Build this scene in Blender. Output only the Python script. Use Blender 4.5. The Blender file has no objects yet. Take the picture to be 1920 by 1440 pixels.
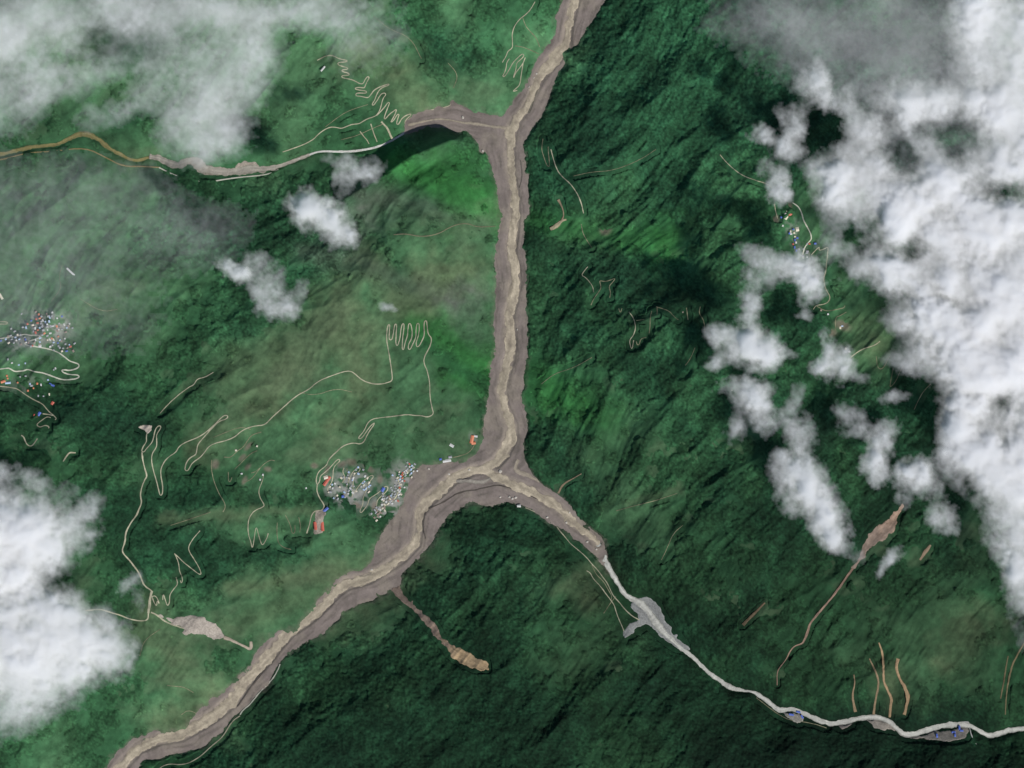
import bpy, math, random
import numpy as np

# ------------------------------------------------------------------ camera, world, sun
sc = bpy.context.scene
COL = sc.collection
CAM_H = 60000.0            # metres above the valley floor
MPP = 3.0                  # metres of ground per picture pixel (photo 1920 px wide)
cam_d = bpy.data.cameras.new("camera")
cam = bpy.data.objects.new("camera", cam_d)
COL.objects.link(cam)
cam.location = (0, 0, CAM_H)
cam.rotation_euler = (0, 0, 0)
cam_d.sensor_width = 36.0
cam_d.lens = 36.0 * CAM_H / (1920 * MPP)
cam_d.clip_start = 100.0
cam_d.clip_end = 200000.0
sc.camera = cam

SUN_EL = math.radians(50)
sx, sy = 0.66, -0.75
n_ = math.hypot(sx, sy); sx /= n_; sy /= n_
world = bpy.data.worlds.new("World"); sc.world = world; world.use_nodes = True
wn = world.node_tree; bg = wn.nodes["Background"]
sky = wn.nodes.new("ShaderNodeTexSky"); sky.sky_type = 'NISHITA'; sky.sun_disc = False
sky.sun_elevation = SUN_EL; sky.sun_rotation = math.atan2(sx, sy); sky.altitude = 2000
wn.links.new(sky.outputs[0], bg.inputs[0]); bg.inputs[1].default_value = 0.085
sd_ = bpy.data.lights.new("sun", 'SUN'); sd_.energy = 4.15; sd_.angle = math.radians(0.5); sd_.color = (1.0, 0.965, 0.92)
sun = bpy.data.objects.new("sun", sd_); COL.objects.link(sun)
from mathutils import Vector
sun.rotation_euler = Vector((sx*math.cos(SUN_EL), sy*math.cos(SUN_EL), math.sin(SUN_EL))).to_track_quat('Z', 'Y').to_euler()
sun.location = (0, 0, 5000)
sc.view_settings.view_transform = 'Standard'; sc.view_settings.look = 'None'
sc.view_settings.exposure = 0.0; sc.view_settings.gamma = 1.0
sc.render.filter_size = 1.5
cy = sc.cycles
cy.max_bounces = 5; cy.diffuse_bounces = 3; cy.glossy_bounces = 1; cy.transparent_max_bounces = 24
cy.use_denoising = True
cy.sample_clamp_indirect = 8; cy.volume_bounces = 14; cy.max_bounces = 14

# ------------------------------------------------------------------ noise and sampling helpers
def _h(xi, yi, seed):
    n = (xi * 374761393 + yi * 668265263 + seed * 1442695041) & 0xffffffff
    n = ((n ^ (n >> 13)) * 1274126177) & 0xffffffff
    return ((n ^ (n >> 16)) & 0xffffff) / float(0xffffff)
def vn(x, y, seed=0):
    xf = np.floor(x); yf = np.floor(y)
    xi = xf.astype(np.int64); yi = yf.astype(np.int64)
    u = x - xf; v = y - yf
    u = u*u*u*(u*(u*6-15)+10); v = v*v*v*(v*(v*6-15)+10)
    a = _h(xi, yi, seed); b = _h(xi+1, yi, seed); c = _h(xi, yi+1, seed); d = _h(xi+1, yi+1, seed)
    return (a*(1-u)+b*u)*(1-v) + (c*(1-u)+d*u)*v
def fbm(x, y, wl, octv=4, seed=0, gain=0.5, lac=2.03):
    s = 0; amp = 1; tot = 0; x = x/wl; y = y/wl
    for o in range(octv):
        s = s + amp*vn(x, y, seed+o*17); tot += amp; amp *= gain
        x, y = (x*0.8-y*0.6)*lac+13.7, (x*0.6+y*0.8)*lac+5.1
    return s/tot
def ridged(x, y, wl, octv=4, seed=0):
    s = 0; amp = 1; tot = 0; x = x/wl; y = y/wl
    for o in range(octv):
        s = s + amp*(1-np.abs(2*vn(x, y, seed+o*17)-1)); tot += amp; amp *= 0.5
        x, y = (x*0.8-y*0.6)*2.03+13.7, (x*0.6+y*0.8)*2.03+5.1
    return s/tot
def sstep(a, b, x):
    t = np.clip((x-a)/(b-a), 0, 1); return t*t*(3-2*t)
def bil(ax, ay, A, x, y):
    """sample A[row=y, col=x] given on axes ax, ay at points x, y"""
    i = np.clip(np.searchsorted(ax, x)-1, 0, len(ax)-2); j = np.clip(np.searchsorted(ay, y)-1, 0, len(ay)-2)
    u = np.clip((x-ax[i])/(ax[i+1]-ax[i]), 0, 1); v = np.clip((y-ay[j])/(ay[j+1]-ay[j]), 0, 1)
    return (A[j, i]*(1-u)+A[j, i+1]*u)*(1-v) + (A[j+1, i]*(1-u)+A[j+1, i+1]*u)*v
def seg_dist(X, Y, pts, widths=None):
    """distance to a polyline less its half width"""
    D = np.full(X.shape, 1e9)
    for k in range(len(pts)-1):
        ax_, ay_ = pts[k][:2]; bx, by = pts[k+1][:2]
        dx, dy = bx-ax_, by-ay_; L = dx*dx+dy*dy+1e-9
        t = np.clip(((X-ax_)*dx+(Y-ay_)*dy)/L, 0, 1)
        d = np.hypot(X-ax_-t*dx, Y-ay_-t*dy)
        if widths is not None: d = d - 0.5*(widths[k]*(1-t)+widths[k+1]*t)
        np.minimum(D, d, out=D)
    return D
def poly_sdf(X, Y, P):
    D = np.full(X.shape, 1e9); inside = np.zeros(X.shape, bool)
    n = len(P)
    for k in range(n):
        ax_, ay_ = P[k]; bx, by = P[(k+1) % n]
        dx, dy = bx-ax_, by-ay_; L = dx*dx+dy*dy+1e-9
        t = np.clip(((X-ax_)*dx+(Y-ay_)*dy)/L, 0, 1)
        np.minimum(D, np.hypot(X-ax_-t*dx, Y-ay_-t*dy), out=D)
        if abs(dy) > 1e-9:
            c = (ay_ > Y) != (by > Y)
            inside ^= c & (X < (bx-ax_)*(Y-ay_)/dy+ax_)
    return np.where(inside, -D, D)
def W(px, py, z):
    """picture coordinates at height z to world coordinates"""
    f = (CAM_H - z)/CAM_H
    return (px-960)*MPP*f, (720-py)*MPP*f

# ------------------------------------------------------------------ traced lines (photo pixels)
MUD = [(1057,0),(1042,30),(1040,60),(1030,80),(1012,100),(1000,130),(985,160),(962,188),(948,212),(938,220),(915,215),(890,208),(870,201),(856,192),
(848,184),(840,198),(800,208),(772,215),(757,228),(762,250),(775,246),(800,238),(830,238),(850,244),(880,248),(895,265),(903,285),(915,300),(925,330),
(935,370),(938,400),(932,440),(928,480),(932,540),(928,600),(926,660),(918,700),(914,740),(910,780),(908,800),(905,830),(895,850),(885,858),(870,864),
(845,868),(820,872),(790,872),(775,885),(768,905),(757,930),(750,950),(735,975),(715,1000),(702,1030),(697,1058),(680,1070),(655,1075),(632,1085),(610,1110),
(590,1135),(555,1175),(520,1185),(500,1200),(480,1225),(462,1255),(440,1275),(420,1300),(395,1312),(370,1335),(350,1358),(330,1368),(290,1372),(250,1385),
(225,1405),(200,1440),(120,1520),(-900,2300),(-800,2400),(230,1500),(262,1440),(272,1424),(300,1420),(330,1412),(370,1405),(395,1388),(420,1370),(430,1347),(450,1335),
(470,1315),(500,1285),(520,1245),(545,1220),(580,1205),(610,1185),(625,1165),(650,1145),(680,1130),(705,1120),(728,1110),(755,1100),(748,1080),(765,1065),
(790,1045),(805,1020),(815,1000),(835,975),(860,955),(880,940),(890,935),(905,948),(930,950),(955,941),(985,950),(1010,965),(1030,982),(1045,985),(1060,992),
(1075,1010),(1100,1025),(1115,1040),(1128,1060),(1142,1070),(1138,1040),(1130,1015),(1120,1003),(1100,985),(1080,960),(1060,935),(1035,920),(1010,905),(990,880),
(982,860),(980,830),(990,800),(987,770),(978,740),(980,700),(988,670),(988,600),(985,540),(987,500),(980,460),(985,430),(992,400),(988,360),(992,330),
(985,300),(980,270),(998,237),(1015,220),(1025,190),(1040,150),(1055,120),(1060,95),(1080,85),(1100,55),(1120,25),(1135,0),(1190,-80),(1700,-1400),(1500,-1400),(1090,-80)]
RIVER_MAIN = [(1560,-1400,14),(1110,-80,14),(1078,0,15),(1066,50,13),(1062,85,14),(1042,108,22),(1020,132,20),(1005,160,15),(995,185,13),(985,205,13),(968,225,15),(958,245,20),
(956,280,15),(958,320,11),(965,360,13),(966,400,15),(963,440,15),(958,470,15),(964,500,17),(967,530,19),(961,565,18),(955,590,14),(957,620,17),(958,660,17),
(950,690,17),(940,730,15),(945,760,14),(960,798,17),(958,822,20),(945,850,19),(930,868,16),(905,880,14),(880,885,15),(850,897,18),(830,915,20),(800,942,17),
(786,962,15),(785,990,12),(780,1020,14),(755,1045,16),(725,1065,16),(690,1085,17),(650,1095,19),(630,1110,17),(610,1132,17),(580,1160,17),(545,1183,17),
(520,1210,18),(500,1235,20),(460,1277,21),(440,1310,21),(410,1335,21),(380,1355,21),(340,1378,21),(300,1386,17),(260,1402,17),(225,1440,18),(160,1520,18),(-850,2350,18)]
RIVER_EAST = [(912,884,12),(940,900,15),(965,910,15),(1000,925,15),(1030,940,17),(1060,965,15),(1080,985,13),(1105,1003,12),(1120,1018,11)]
RIVER_PALE = [(1118,1014,10),(1128,1035,10),(1138,1058,10),(1150,1080,9),(1162,1100,8),(1175,1118,8),(1192,1126,12),(1210,1138,12),(1226,1160,13),(1242,1182,12),(1260,1200,9),
(1280,1218,7),(1300,1232,7),(1315,1248,7),(1330,1262,7),(1350,1276,8),(1372,1291,9),(1394,1295,6),(1406,1296,3),(1418,1299,7),(1440,1315,8),(1460,1333,8),(1475,1330,8),(1490,1329,8),
(1520,1344,8),(1550,1357,9),(1580,1355,9),(1610,1347,9),(1640,1344,8),(1665,1350,9),(1680,1365,9),(1695,1377,9),(1710,1378,9),(1740,1368,9),(1770,1360,9),
(1790,1358,11),(1810,1359,8),(1825,1363,7),(1840,1373,8),(1855,1380,9),(1875,1375,9),(1900,1367,9),(1930,1365,9),(2010,1375,9),(3400,1500,9)]
RIVER_WEST = [(-1400,340,7),(-40,292,7),(0,290,8),(50,277,8),(80,274,6),(110,271,6),(132,258,8),(158,249,10),(185,260,9),(202,277,8),(230,292,6),(255,303,5),(280,294,6),(300,297,7),
(330,312,7),(352,303,7),(366,302,9),(378,314,10),(400,321,9),(440,323,7),(470,316,8),(500,318,5),(530,310,4),(555,300,4),(580,290,4),(600,283,4),(640,285,5),(680,282,5),(720,272,4),(757,250,5),(775,238,5)]

ROADS = [
(2.0,[(595,113),(612,104),(625,104),(637,111),(651,113),(651,116),(634,117),(633,121),(640,124),(652,127),(652,130),(641,131),(641,134),(654,137),(655,141),(645,141),(640,143),(642,146),(660,149),(668,153),(675,157),(681,157),(685,148),(689,143),(693,145),(688,153),(684,163),(683,165),(675,164),(667,164),(665,167),(675,169),(686,170),(688,173),(685,175),(670,174),(667,177),(668,180),(680,181),(690,184),(695,178),(701,169),(710,164),(720,160),(730,157),(729,160),(718,163),(710,170),(705,180),(703,187),(697,196),(700,198),(706,190),(712,180),(716,175),(722,174),(724,178),(718,184),(715,196),(712,208),(706,216),(698,220),(690,222),(680,228),(673,232),(660,233),(650,237),(640,241),(632,239),(620,238),(608,243),(595,253),(588,262),(560,275),(530,285)]),
(2.0,[(706,217),(713,210),(722,200),(727,192),(731,192),(727,202),(723,212),(720,222),(722,224),(728,216),(738,208),(744,204),(742,212),(735,225),(732,230),(738,226),(745,214),(749,214),(746,222),(743,232),(747,234),(752,224),(758,218),(770,213),(771,216),(763,222),(758,231),(762,233),(765,225),(772,220),(782,216),(795,213),(810,205),(822,206),(830,202),(845,198),(848,190)]),
(2.2,[(675,246),(681,255),(688,262),(692,270)]),(2.0,[(695,232),(700,248),(707,266)]),(4.0,[(715,228),(725,238),(733,255),(737,265)]),
(1.8,[(1003,3),(995,18),(985,28),(975,35),(965,48),(960,62),(961,80),(961,90),(952,96),(950,103),(946,110),(942,117)]),
(1.8,[(955,110),(950,117),(949,128),(946,137),(942,143),(946,144),(955,130),(962,117),(972,107),(980,100),(983,104),(977,111),(968,118),(968,128),(964,140),(962,148),(966,138),(972,130),(980,120),(985,108)]),
(1.8,[(981,118),(978,135),(976,152),(974,160),(965,168),(961,172),(970,169)]),(1.6,[(966,86),(980,88),(990,92),(1000,96),(1010,101)]),(1.6,[(980,33),(985,48),(995,60),(1005,70),(1012,88)]),
(1.6,[(1018,260),(1015,280),(1020,295),(1025,310),(1030,314),(1030,300),(1028,285),(1028,275)]),
(2.0,[(1033,280),(1038,300),(1045,320),(1055,332),(1070,345),(1082,362),(1090,380),(1094,400)]),(1.5,[(1090,420),(1093,440),(1110,465)]),
(1.8,[(1350,290),(1358,300),(1372,314),(1390,328),(1410,336),(1440,345),(1448,352)]),
(1.8,[(1452,382),(1454,395),(1458,410)]),(2.4,[(1486,380),(1497,387),(1503,398),(1506,412),(1513,425),(1520,437),(1522,448),(1515,455),(1508,465),(1505,478),(1506,485)]),
(1.8,[(1521,478),(1530,468),(1537,462),(1535,470),(1545,467),(1553,462),(1552,475),(1550,490),(1548,512),(1544,520),(1546,535),(1550,545),(1557,557),(1553,567),(1543,571),(1530,572),(1525,580)]),
(1.6,[(1530,573),(1545,582),(1555,583),(1570,580),(1583,577),(1584,573)]),(1.5,[(1587,585),(1575,592),(1566,595),(1567,620)]),(1.4,[(1517,470),(1518,490),(1515,505)]),
(2.0,[(1593,672),(1605,662),(1620,653),(1640,648),(1650,640)]),(1.5,[(1643,668),(1645,690),(1655,693),(1668,668)]),(1.5,[(1675,690),(1670,715),(1668,728),(1680,715),(1688,695),(1695,685)]),
(1.6,[(1745,720),(1732,733),(1722,750),(1714,768)]),(1.5,[(1287,577),(1290,600)]),(1.5,[(1313,575),(1310,588),(1320,600),(1322,625)]),(1.5,[(1303,652),(1295,672),(1285,685)]),
(1.8,[(1102,500),(1095,508),(1090,516),(1098,520),(1105,528),(1112,538),(1113,548)]),
(1.6,[(1108,572),(1113,560),(1122,548),(1127,540),(1125,530),(1124,526),(1135,528),(1145,525),(1154,521),(1150,528),(1141,537),(1145,548),(1143,558)]),
(1.5,[(1160,578),(1163,588),(1166,578)]),(1.7,[(1179,585),(1186,593),(1190,603),(1192,615),(1188,628),(1180,638),(1182,650),(1185,655),(1187,645),(1188,638)]),
(1.4,[(1193,640),(1195,648),(1199,645),(1201,635),(1212,632)]),(1.6,[(1222,583),(1219,595),(1219,612),(1217,625)]),(1.5,[(1230,575),(1240,578),(1255,583),(1262,592),(1272,600)]),(1.5,[(1232,575),(1232,590)]),(1.4,[(1193,601),(1208,599)]),
(2.1,[(262,800),(275,797),(282,802),(276,810),(274,820),(275,828),(268,838),(265,846),(270,848),(275,840),(285,830),(288,820),(291,805),(297,798),(302,799),(300,805),(293,815),(294,825),(294,838),(285,850),(284,865),(287,880),(293,900),(298,922),(301,930),(305,925),(305,910),(302,895),(301,880),(308,865),(318,855),(330,848),(335,838),(345,830),(372,820),(390,808),(405,793),(420,778),(428,780),(425,785),(410,790),(395,805),(382,820),(371,832),(369,845),(367,853),(358,857),(350,865),(346,880),(350,883),(354,880),(360,868),(375,858),(382,850),(390,838),(400,832),(420,827),(440,820),(450,810),(462,803),(480,798),(497,797),(510,782),(530,765),(555,742),(580,730),(595,715),(620,705),(640,698),(655,695),(665,700),(675,710),(690,718),(710,721),(725,718),(736,714),(735,700),(732,680),(729,660),(725,640),(725,625),(727,610),(731,607),(730,622),(729,635),(732,638),(736,635),(738,620),(740,608),(744,607),(743,620),(742,640),(743,648),(746,648),(750,635),(752,615),(755,606),(758,608),(756,625),(754,645),(754,655),(757,656),(760,640),(764,630),(765,615),(766,607),(770,606),(773,620),(772,635),(766,645),(765,654),(769,656),(774,645),(780,632),(780,615),(782,606),(786,606),(786,620),(784,632),(780,642),(781,650),(785,650),(792,638),(796,628),(795,612),(796,602),(800,601),(801,615),(803,627),(809,633),(808,645),(802,658),(796,668),(794,680),(802,697),(806,720),(806,745),(810,765),(813,775),(808,780),(800,782),(790,779),(778,779),(765,777),(750,779),(725,782),(705,784),(694,788),(688,795),(683,808),(672,820),(673,823),(679,821),(688,807),(698,795),(703,792),(700,798),(690,812),(683,828),(675,833),(665,830),(650,833),(640,838),(630,848),(620,857),(615,864),(612,873),(597,884),(593,896),(593,905),(595,909)]),
(1.9,[(595,908),(600,902),(600,893),(610,885),(620,876),(628,866),(635,860),(638,864),(632,869),(625,877),(624,895),(622,905),(614,915),(615,923)]),
(2.2,[(595,908),(594,920),(598,932),(607,945),(608,950),(604,957),(592,957),(585,963),(582,975),(580,985),(575,1000)]),
(3.0,[(266,848),(268,865),(272,880),(276,893),(271,900),(265,915),(263,930),(266,943),(260,955),(257,965),(245,980),(235,1000),(235,1015),(229,1030),(230,1037),(240,1047),(250,1060),(260,1073),(265,1085),(270,1098),(285,1108)]),
(5.0,[(285,1108),(282,1120),(280,1140),(278,1150)]),(2.6,[(278,1150),(278,1162),(265,1165),(240,1160),(225,1153),(205,1148),(190,1142),(160,1145)]),
(3.2,[(283,1148),(295,1153),(308,1165),(325,1172),(345,1178)]),
(1.8,[(375,995),(362,1010),(353,1025),(355,1035),(365,1050),(374,1065),(378,1077),(373,1077),(358,1065),(345,1055),(335,1045),(325,1036),(330,1042),(336,1060),(336,1070),(343,1085),(340,1095),(338,1088)]),
(2.0,[(330,1082),(334,1095),(325,1105),(318,1115),(318,1130),(314,1137),(310,1125),(306,1112),(305,1125)]),
(1.8,[(285,1118),(293,1117),(300,1135),(294,1124),(294,1138),(288,1128),(285,1118)]),
(1.6,[(397,862),(396,875),(398,890),(402,905),(410,925),(420,940),(423,950),(418,960)]),
(1.4,[(515,864),(508,862),(497,868),(485,880),(478,885),(471,887)]),
(1.8,[(494,888),(493,900),(484,920),(488,935),(495,945),(495,950),(475,958),(465,975),(465,1000),(470,1015),(473,1030),(476,1015),(480,985),(484,1000),(490,1020),(493,1022),(500,1010),(503,1000)]),
(1.5,[(520,980),(519,1000),(522,1020),(535,1028),(546,1030)]),(1.5,[(535,965),(545,985),(547,1000),(553,1000),(553,985)]),(1.5,[(560,970),(564,985),(562,998)]),
(1.5,[(420,857),(433,858),(445,845),(455,840),(465,825),(472,815),(490,810)]),(1.4,[(428,885),(428,900),(431,905),(435,895)]),
(1.8,[(300,775),(318,755),(335,740),(355,725),(363,722),(370,710),(385,707),(400,698)]),
(2.6,[(-60,695),(0,692),(15,690),(20,692),(28,697),(45,695),(52,692),(65,697),(80,699),(100,706),(115,712),(130,712),(145,710),(149,706),(145,703),(130,702),(120,699),(115,695),(118,693),(130,695),(142,692),(149,687),(147,682),(140,680),(130,677),(122,670),(112,662),(95,655),(75,651),(55,648),(46,645),(47,641),(60,638),(73,634),(76,631),(70,628),(58,629),(46,626),(35,630),(15,633),(-20,637)]),
(2.0,[(-20,602),(12,603),(15,606),(10,608),(-20,607)]),
(2.2,[(-60,724),(0,724),(25,727),(33,729),(45,738),(60,748),(80,757),(90,770),(102,780),(106,785),(103,787)]),(2.0,[(80,776),(90,777),(100,779)]),
(2.2,[(95,783),(88,781),(80,787),(70,794),(69,798),(75,801),(80,799),(85,797),(92,800),(91,803)]),(2.4,[(40,816),(45,820),(48,830),(55,837),(62,835),(70,822)]),(2.8,[(118,865),(125,855),(130,848),(142,849)]),
(1.3,[(117,497),(110,520),(116,540),(96,565)]),
(2.4,[(525,1245),(520,1258),(510,1275),(495,1290),(485,1300),(470,1320),(455,1332),(450,1340)]),
(2.0,[(450,1342),(435,1352),(420,1378),(410,1388),(395,1400),(380,1415),(365,1425),(350,1432),(335,1434),(320,1432),(305,1436),(295,1445),(200,1540)]),
(1.9,[(985,952),(1000,958),(1020,968),(1030,975),(1042,984),(1050,996),(1060,1007),(1070,1020),(1085,1032),(1100,1045),(1110,1058),(1122,1070),(1130,1082),(1140,1095),(1145,1108),(1152,1120),(1162,1130),(1172,1143),(1185,1155),(1200,1163)]),
(1.7,[(1100,1070),(1107,1074),(1112,1085),(1125,1098),(1135,1112),(1145,1125),(1152,1135),(1156,1150),(1162,1165),(1168,1178),(1172,1190)]),
(1.5,[(1110,1060),(1118,1078),(1132,1090),(1140,1105),(1148,1118),(1145,1126)]),(1.4,[(1132,1150),(1145,1130),(1155,1118)]),
(1.6,[(1418,1308),(1440,1325),(1460,1340),(1480,1350),(1500,1352),(1530,1358),(1550,1365)]),
(1.6,[(848,858),(862,855),(878,850),(888,838),(890,832)]),
(1.6,[(650,878),(655,900),(650,912)]),(1.8,[(642,905),(648,895),(642,885),(645,877)]),
(1.8,[(650,912),(656,895),(663,882),(672,876),(676,879),(673,885),(663,888),(662,905),(662,925),(660,932)]),
(1.7,[(664,925),(672,912),(685,898),(697,890),(701,894),(695,900),(690,912),(684,925),(680,935),(681,945),(674,958),(677,962),(683,955),(690,945),(692,935),(703,928),(712,922),(720,914),(724,911),(728,914),(726,920),(718,928),(708,936),(706,945),(705,957)]),
(1.4,[(313,1285),(330,1287),(345,1288),(363,1299)]),(1.3,[(640,262),(668,255),(700,240),(720,232)]),(1.3,[(440,880),(452,868),(470,850),(482,845)]),(1.3,[(455,905),(470,900),(480,888),(488,878)]),
(1.2,[(340,1340),(355,1330),(380,1345)]),(1.3,[(1280,985),(1262,1000),(1250,1030),(1240,1050)]),(1.3,[(1155,958),(1190,948),(1225,940),(1270,925)]),(1.2,[(560,735),(590,742),(630,728),(660,735)]),
(1.3,[(400,820),(420,812),(450,800),(470,805)]),(1.2,[(610,238),(640,215),(660,205),(690,196)]),(1.2,[(840,118),(860,140),(850,165)]),(1.2,[(700,30),(730,55),(770,70),(790,110)]),(1.2,[(1015,720),(1040,700),(1075,690),(1110,670)]),
(1.2,[(1075,330),(1110,322),(1150,320),(1200,300),(1230,280)]),(1.2,[(300,1180),(270,1200),(262,1230)]),(1.3,[(395,960),(360,972),(320,985)]),(1.2,[(150,560),(190,585),(220,580)]),
(2.4,[(712,962),(714,955),(722,948),(735,940),(743,932),(748,920),(750,908),(746,900),(752,893),(760,887),(770,880),(778,876)]),
]
SCARS = [
('brown bare landslide scar running down the forested slope below the river confluence', (.21,.155,.115),
 [(740,1100,16),(757,1122,10),(772,1137,9),(790,1152,11),(805,1166,14),(815,1182,12),(825,1196,9),(838,1209,12),(850,1220,18),(870,1231,24),(890,1244,20),(904,1249,20),(912,1253,6)]),
('long thin brown landslide gully with a wide orange head', (.22,.15,.11),
 [(1692,948,5),(1680,965,10),(1668,985,22),(1652,999,26),(1637,1010,24),(1624,1025,15),(1615,1045,9),(1600,1065,5),(1585,1085,5),(1570,1108,5),(1550,1132,4),(1530,1155,5),(1518,1170,4),(1515,1185,7),(1508,1200,5),(1505,1207,4),(1490,1211,3),(1482,1220,3),(1475,1235,3),(1465,1248,2.5),(1457,1258,2.5),(1457,1285,2)]),
('orange gully', (.27,.19,.11), [(1648,1205,2),(1655,1225,4),(1657,1250,4),(1656,1275,4),(1665,1295,4),(1672,1310,5),(1670,1325,5),(1668,1345,4)]),
('orange gully', (.27,.19,.11), [(1684,1235,6),(1680,1250,4),(1685,1270,4),(1698,1290,6),(1703,1305,7),(1700,1325,4),(1695,1340,6)]),
('brown gully', (.19,.14,.085), [(1630,1235,2),(1645,1265,3),(1648,1285,3),(1642,1310,3),(1638,1340,4)]),
('brown gully', (.19,.14,.085), [(1601,1265,2),(1603,1280,2),(1598,1305,4),(1602,1325,4),(1604,1335,5)]),
('brown gully', (.2,.15,.1), [(1745,1022,4),(1735,1035,7),(1725,1050,4)]),
('brown gully', (.12,.09,.055), [(1434,1130,3),(1415,1150,4),(1393,1172,5)]),
('brown gully', (.12,.10,.055), [(1930,1190,3),(1900,1240,3),(1892,1270,3),(1887,1300,2),(1885,1340,2)]),
('brown gully', (.12,.10,.055), [(1890,1230,2),(1882,1280,3),(1876,1310,2)]),
('brown gully', (.25,.2,.13), [(1047,374,5),(1056,392,2),(1057,405,2),(1054,412,4)]),
('pale gully', (.3,.26,.17), [(1032,430,6),(1045,424,8),(1052,414,5),(1062,412,3)]),
('brown gully', (.22,.17,.11), [(1047,925,4),(1055,908,3),(1073,898,2),(1090,888,2)]),
('pale gully', (.3,.26,.2), [(420,1195,7),(440,1203,4),(455,1210,4),(471,1219,7),(470,1203,5)]),
('pale gully', (.15,.145,.09), [(738,440,1.5),(760,438,2),(790,444,1.8),(820,440,1.5),(850,422,1.5),(875,418,1.4),(895,426,1.6),(930,424,1.2)]),
]
GRAVEL = [
('gravel_fan',(.30,.265,.225),[(296,1153),(325,1158),(345,1154),(375,1156),(400,1167),(415,1180),(422,1196),(405,1200),(385,1192),(362,1188),(335,1188),(350,1180),(325,1172)]),
('gravel_bar',(.25,.22,.18),[(345,306),(360,299),(372,305),(382,316),(410,318),(440,318),(448,308),(462,302),(476,303),(490,314),(500,322),(470,325),(430,328),(390,330),(372,322),(362,310)]),
('gravel_bar',(.26,.245,.21),[(1470,1336),(1490,1335),(1508,1345),(1506,1353),(1495,1358),(1482,1350)]),
('gravel_bar',(.23,.205,.18),[(1570,1360),(1585,1358),(1600,1356),(1590,1364),(1578,1368)]),
('gravel_bar',(.25,.225,.19),[(1625,1350),(1650,1349),(1672,1356),(1680,1372),(1668,1368),(1640,1366)]),
('gravel_bar',(.22,.20,.17),[(1697,1384),(1740,1375),(1790,1366),(1814,1364),(1815,1383),(1790,1389),(1750,1387)]),
('concrete_yard',(.24,.235,.225),[(1797,1353),(1815,1354),(1820,1362),(1797,1364)]),
('gravel_bar',(.22,.225,.215),[(1190,1123),(1213,1119),(1230,1130),(1240,1150),(1263,1187),(1292,1217),(1276,1219),(1255,1207),(1235,1190),(1222,1175),(1210,1170),(1190,1182),(1172,1196),(1169,1185),(1180,1171),(1200,1163),(1197,1150),(1183,1138)]),
('gravel_yard',(.24,.21,.17),[(594,958),(606,955),(610,965),(606,972),(606,1000),(588,1002),(590,972)]),
('gravel_bar',(.42,.36,.30),[(258,801),(272,796),(286,798),(284,806),(276,814),(272,806)]),
]
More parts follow.
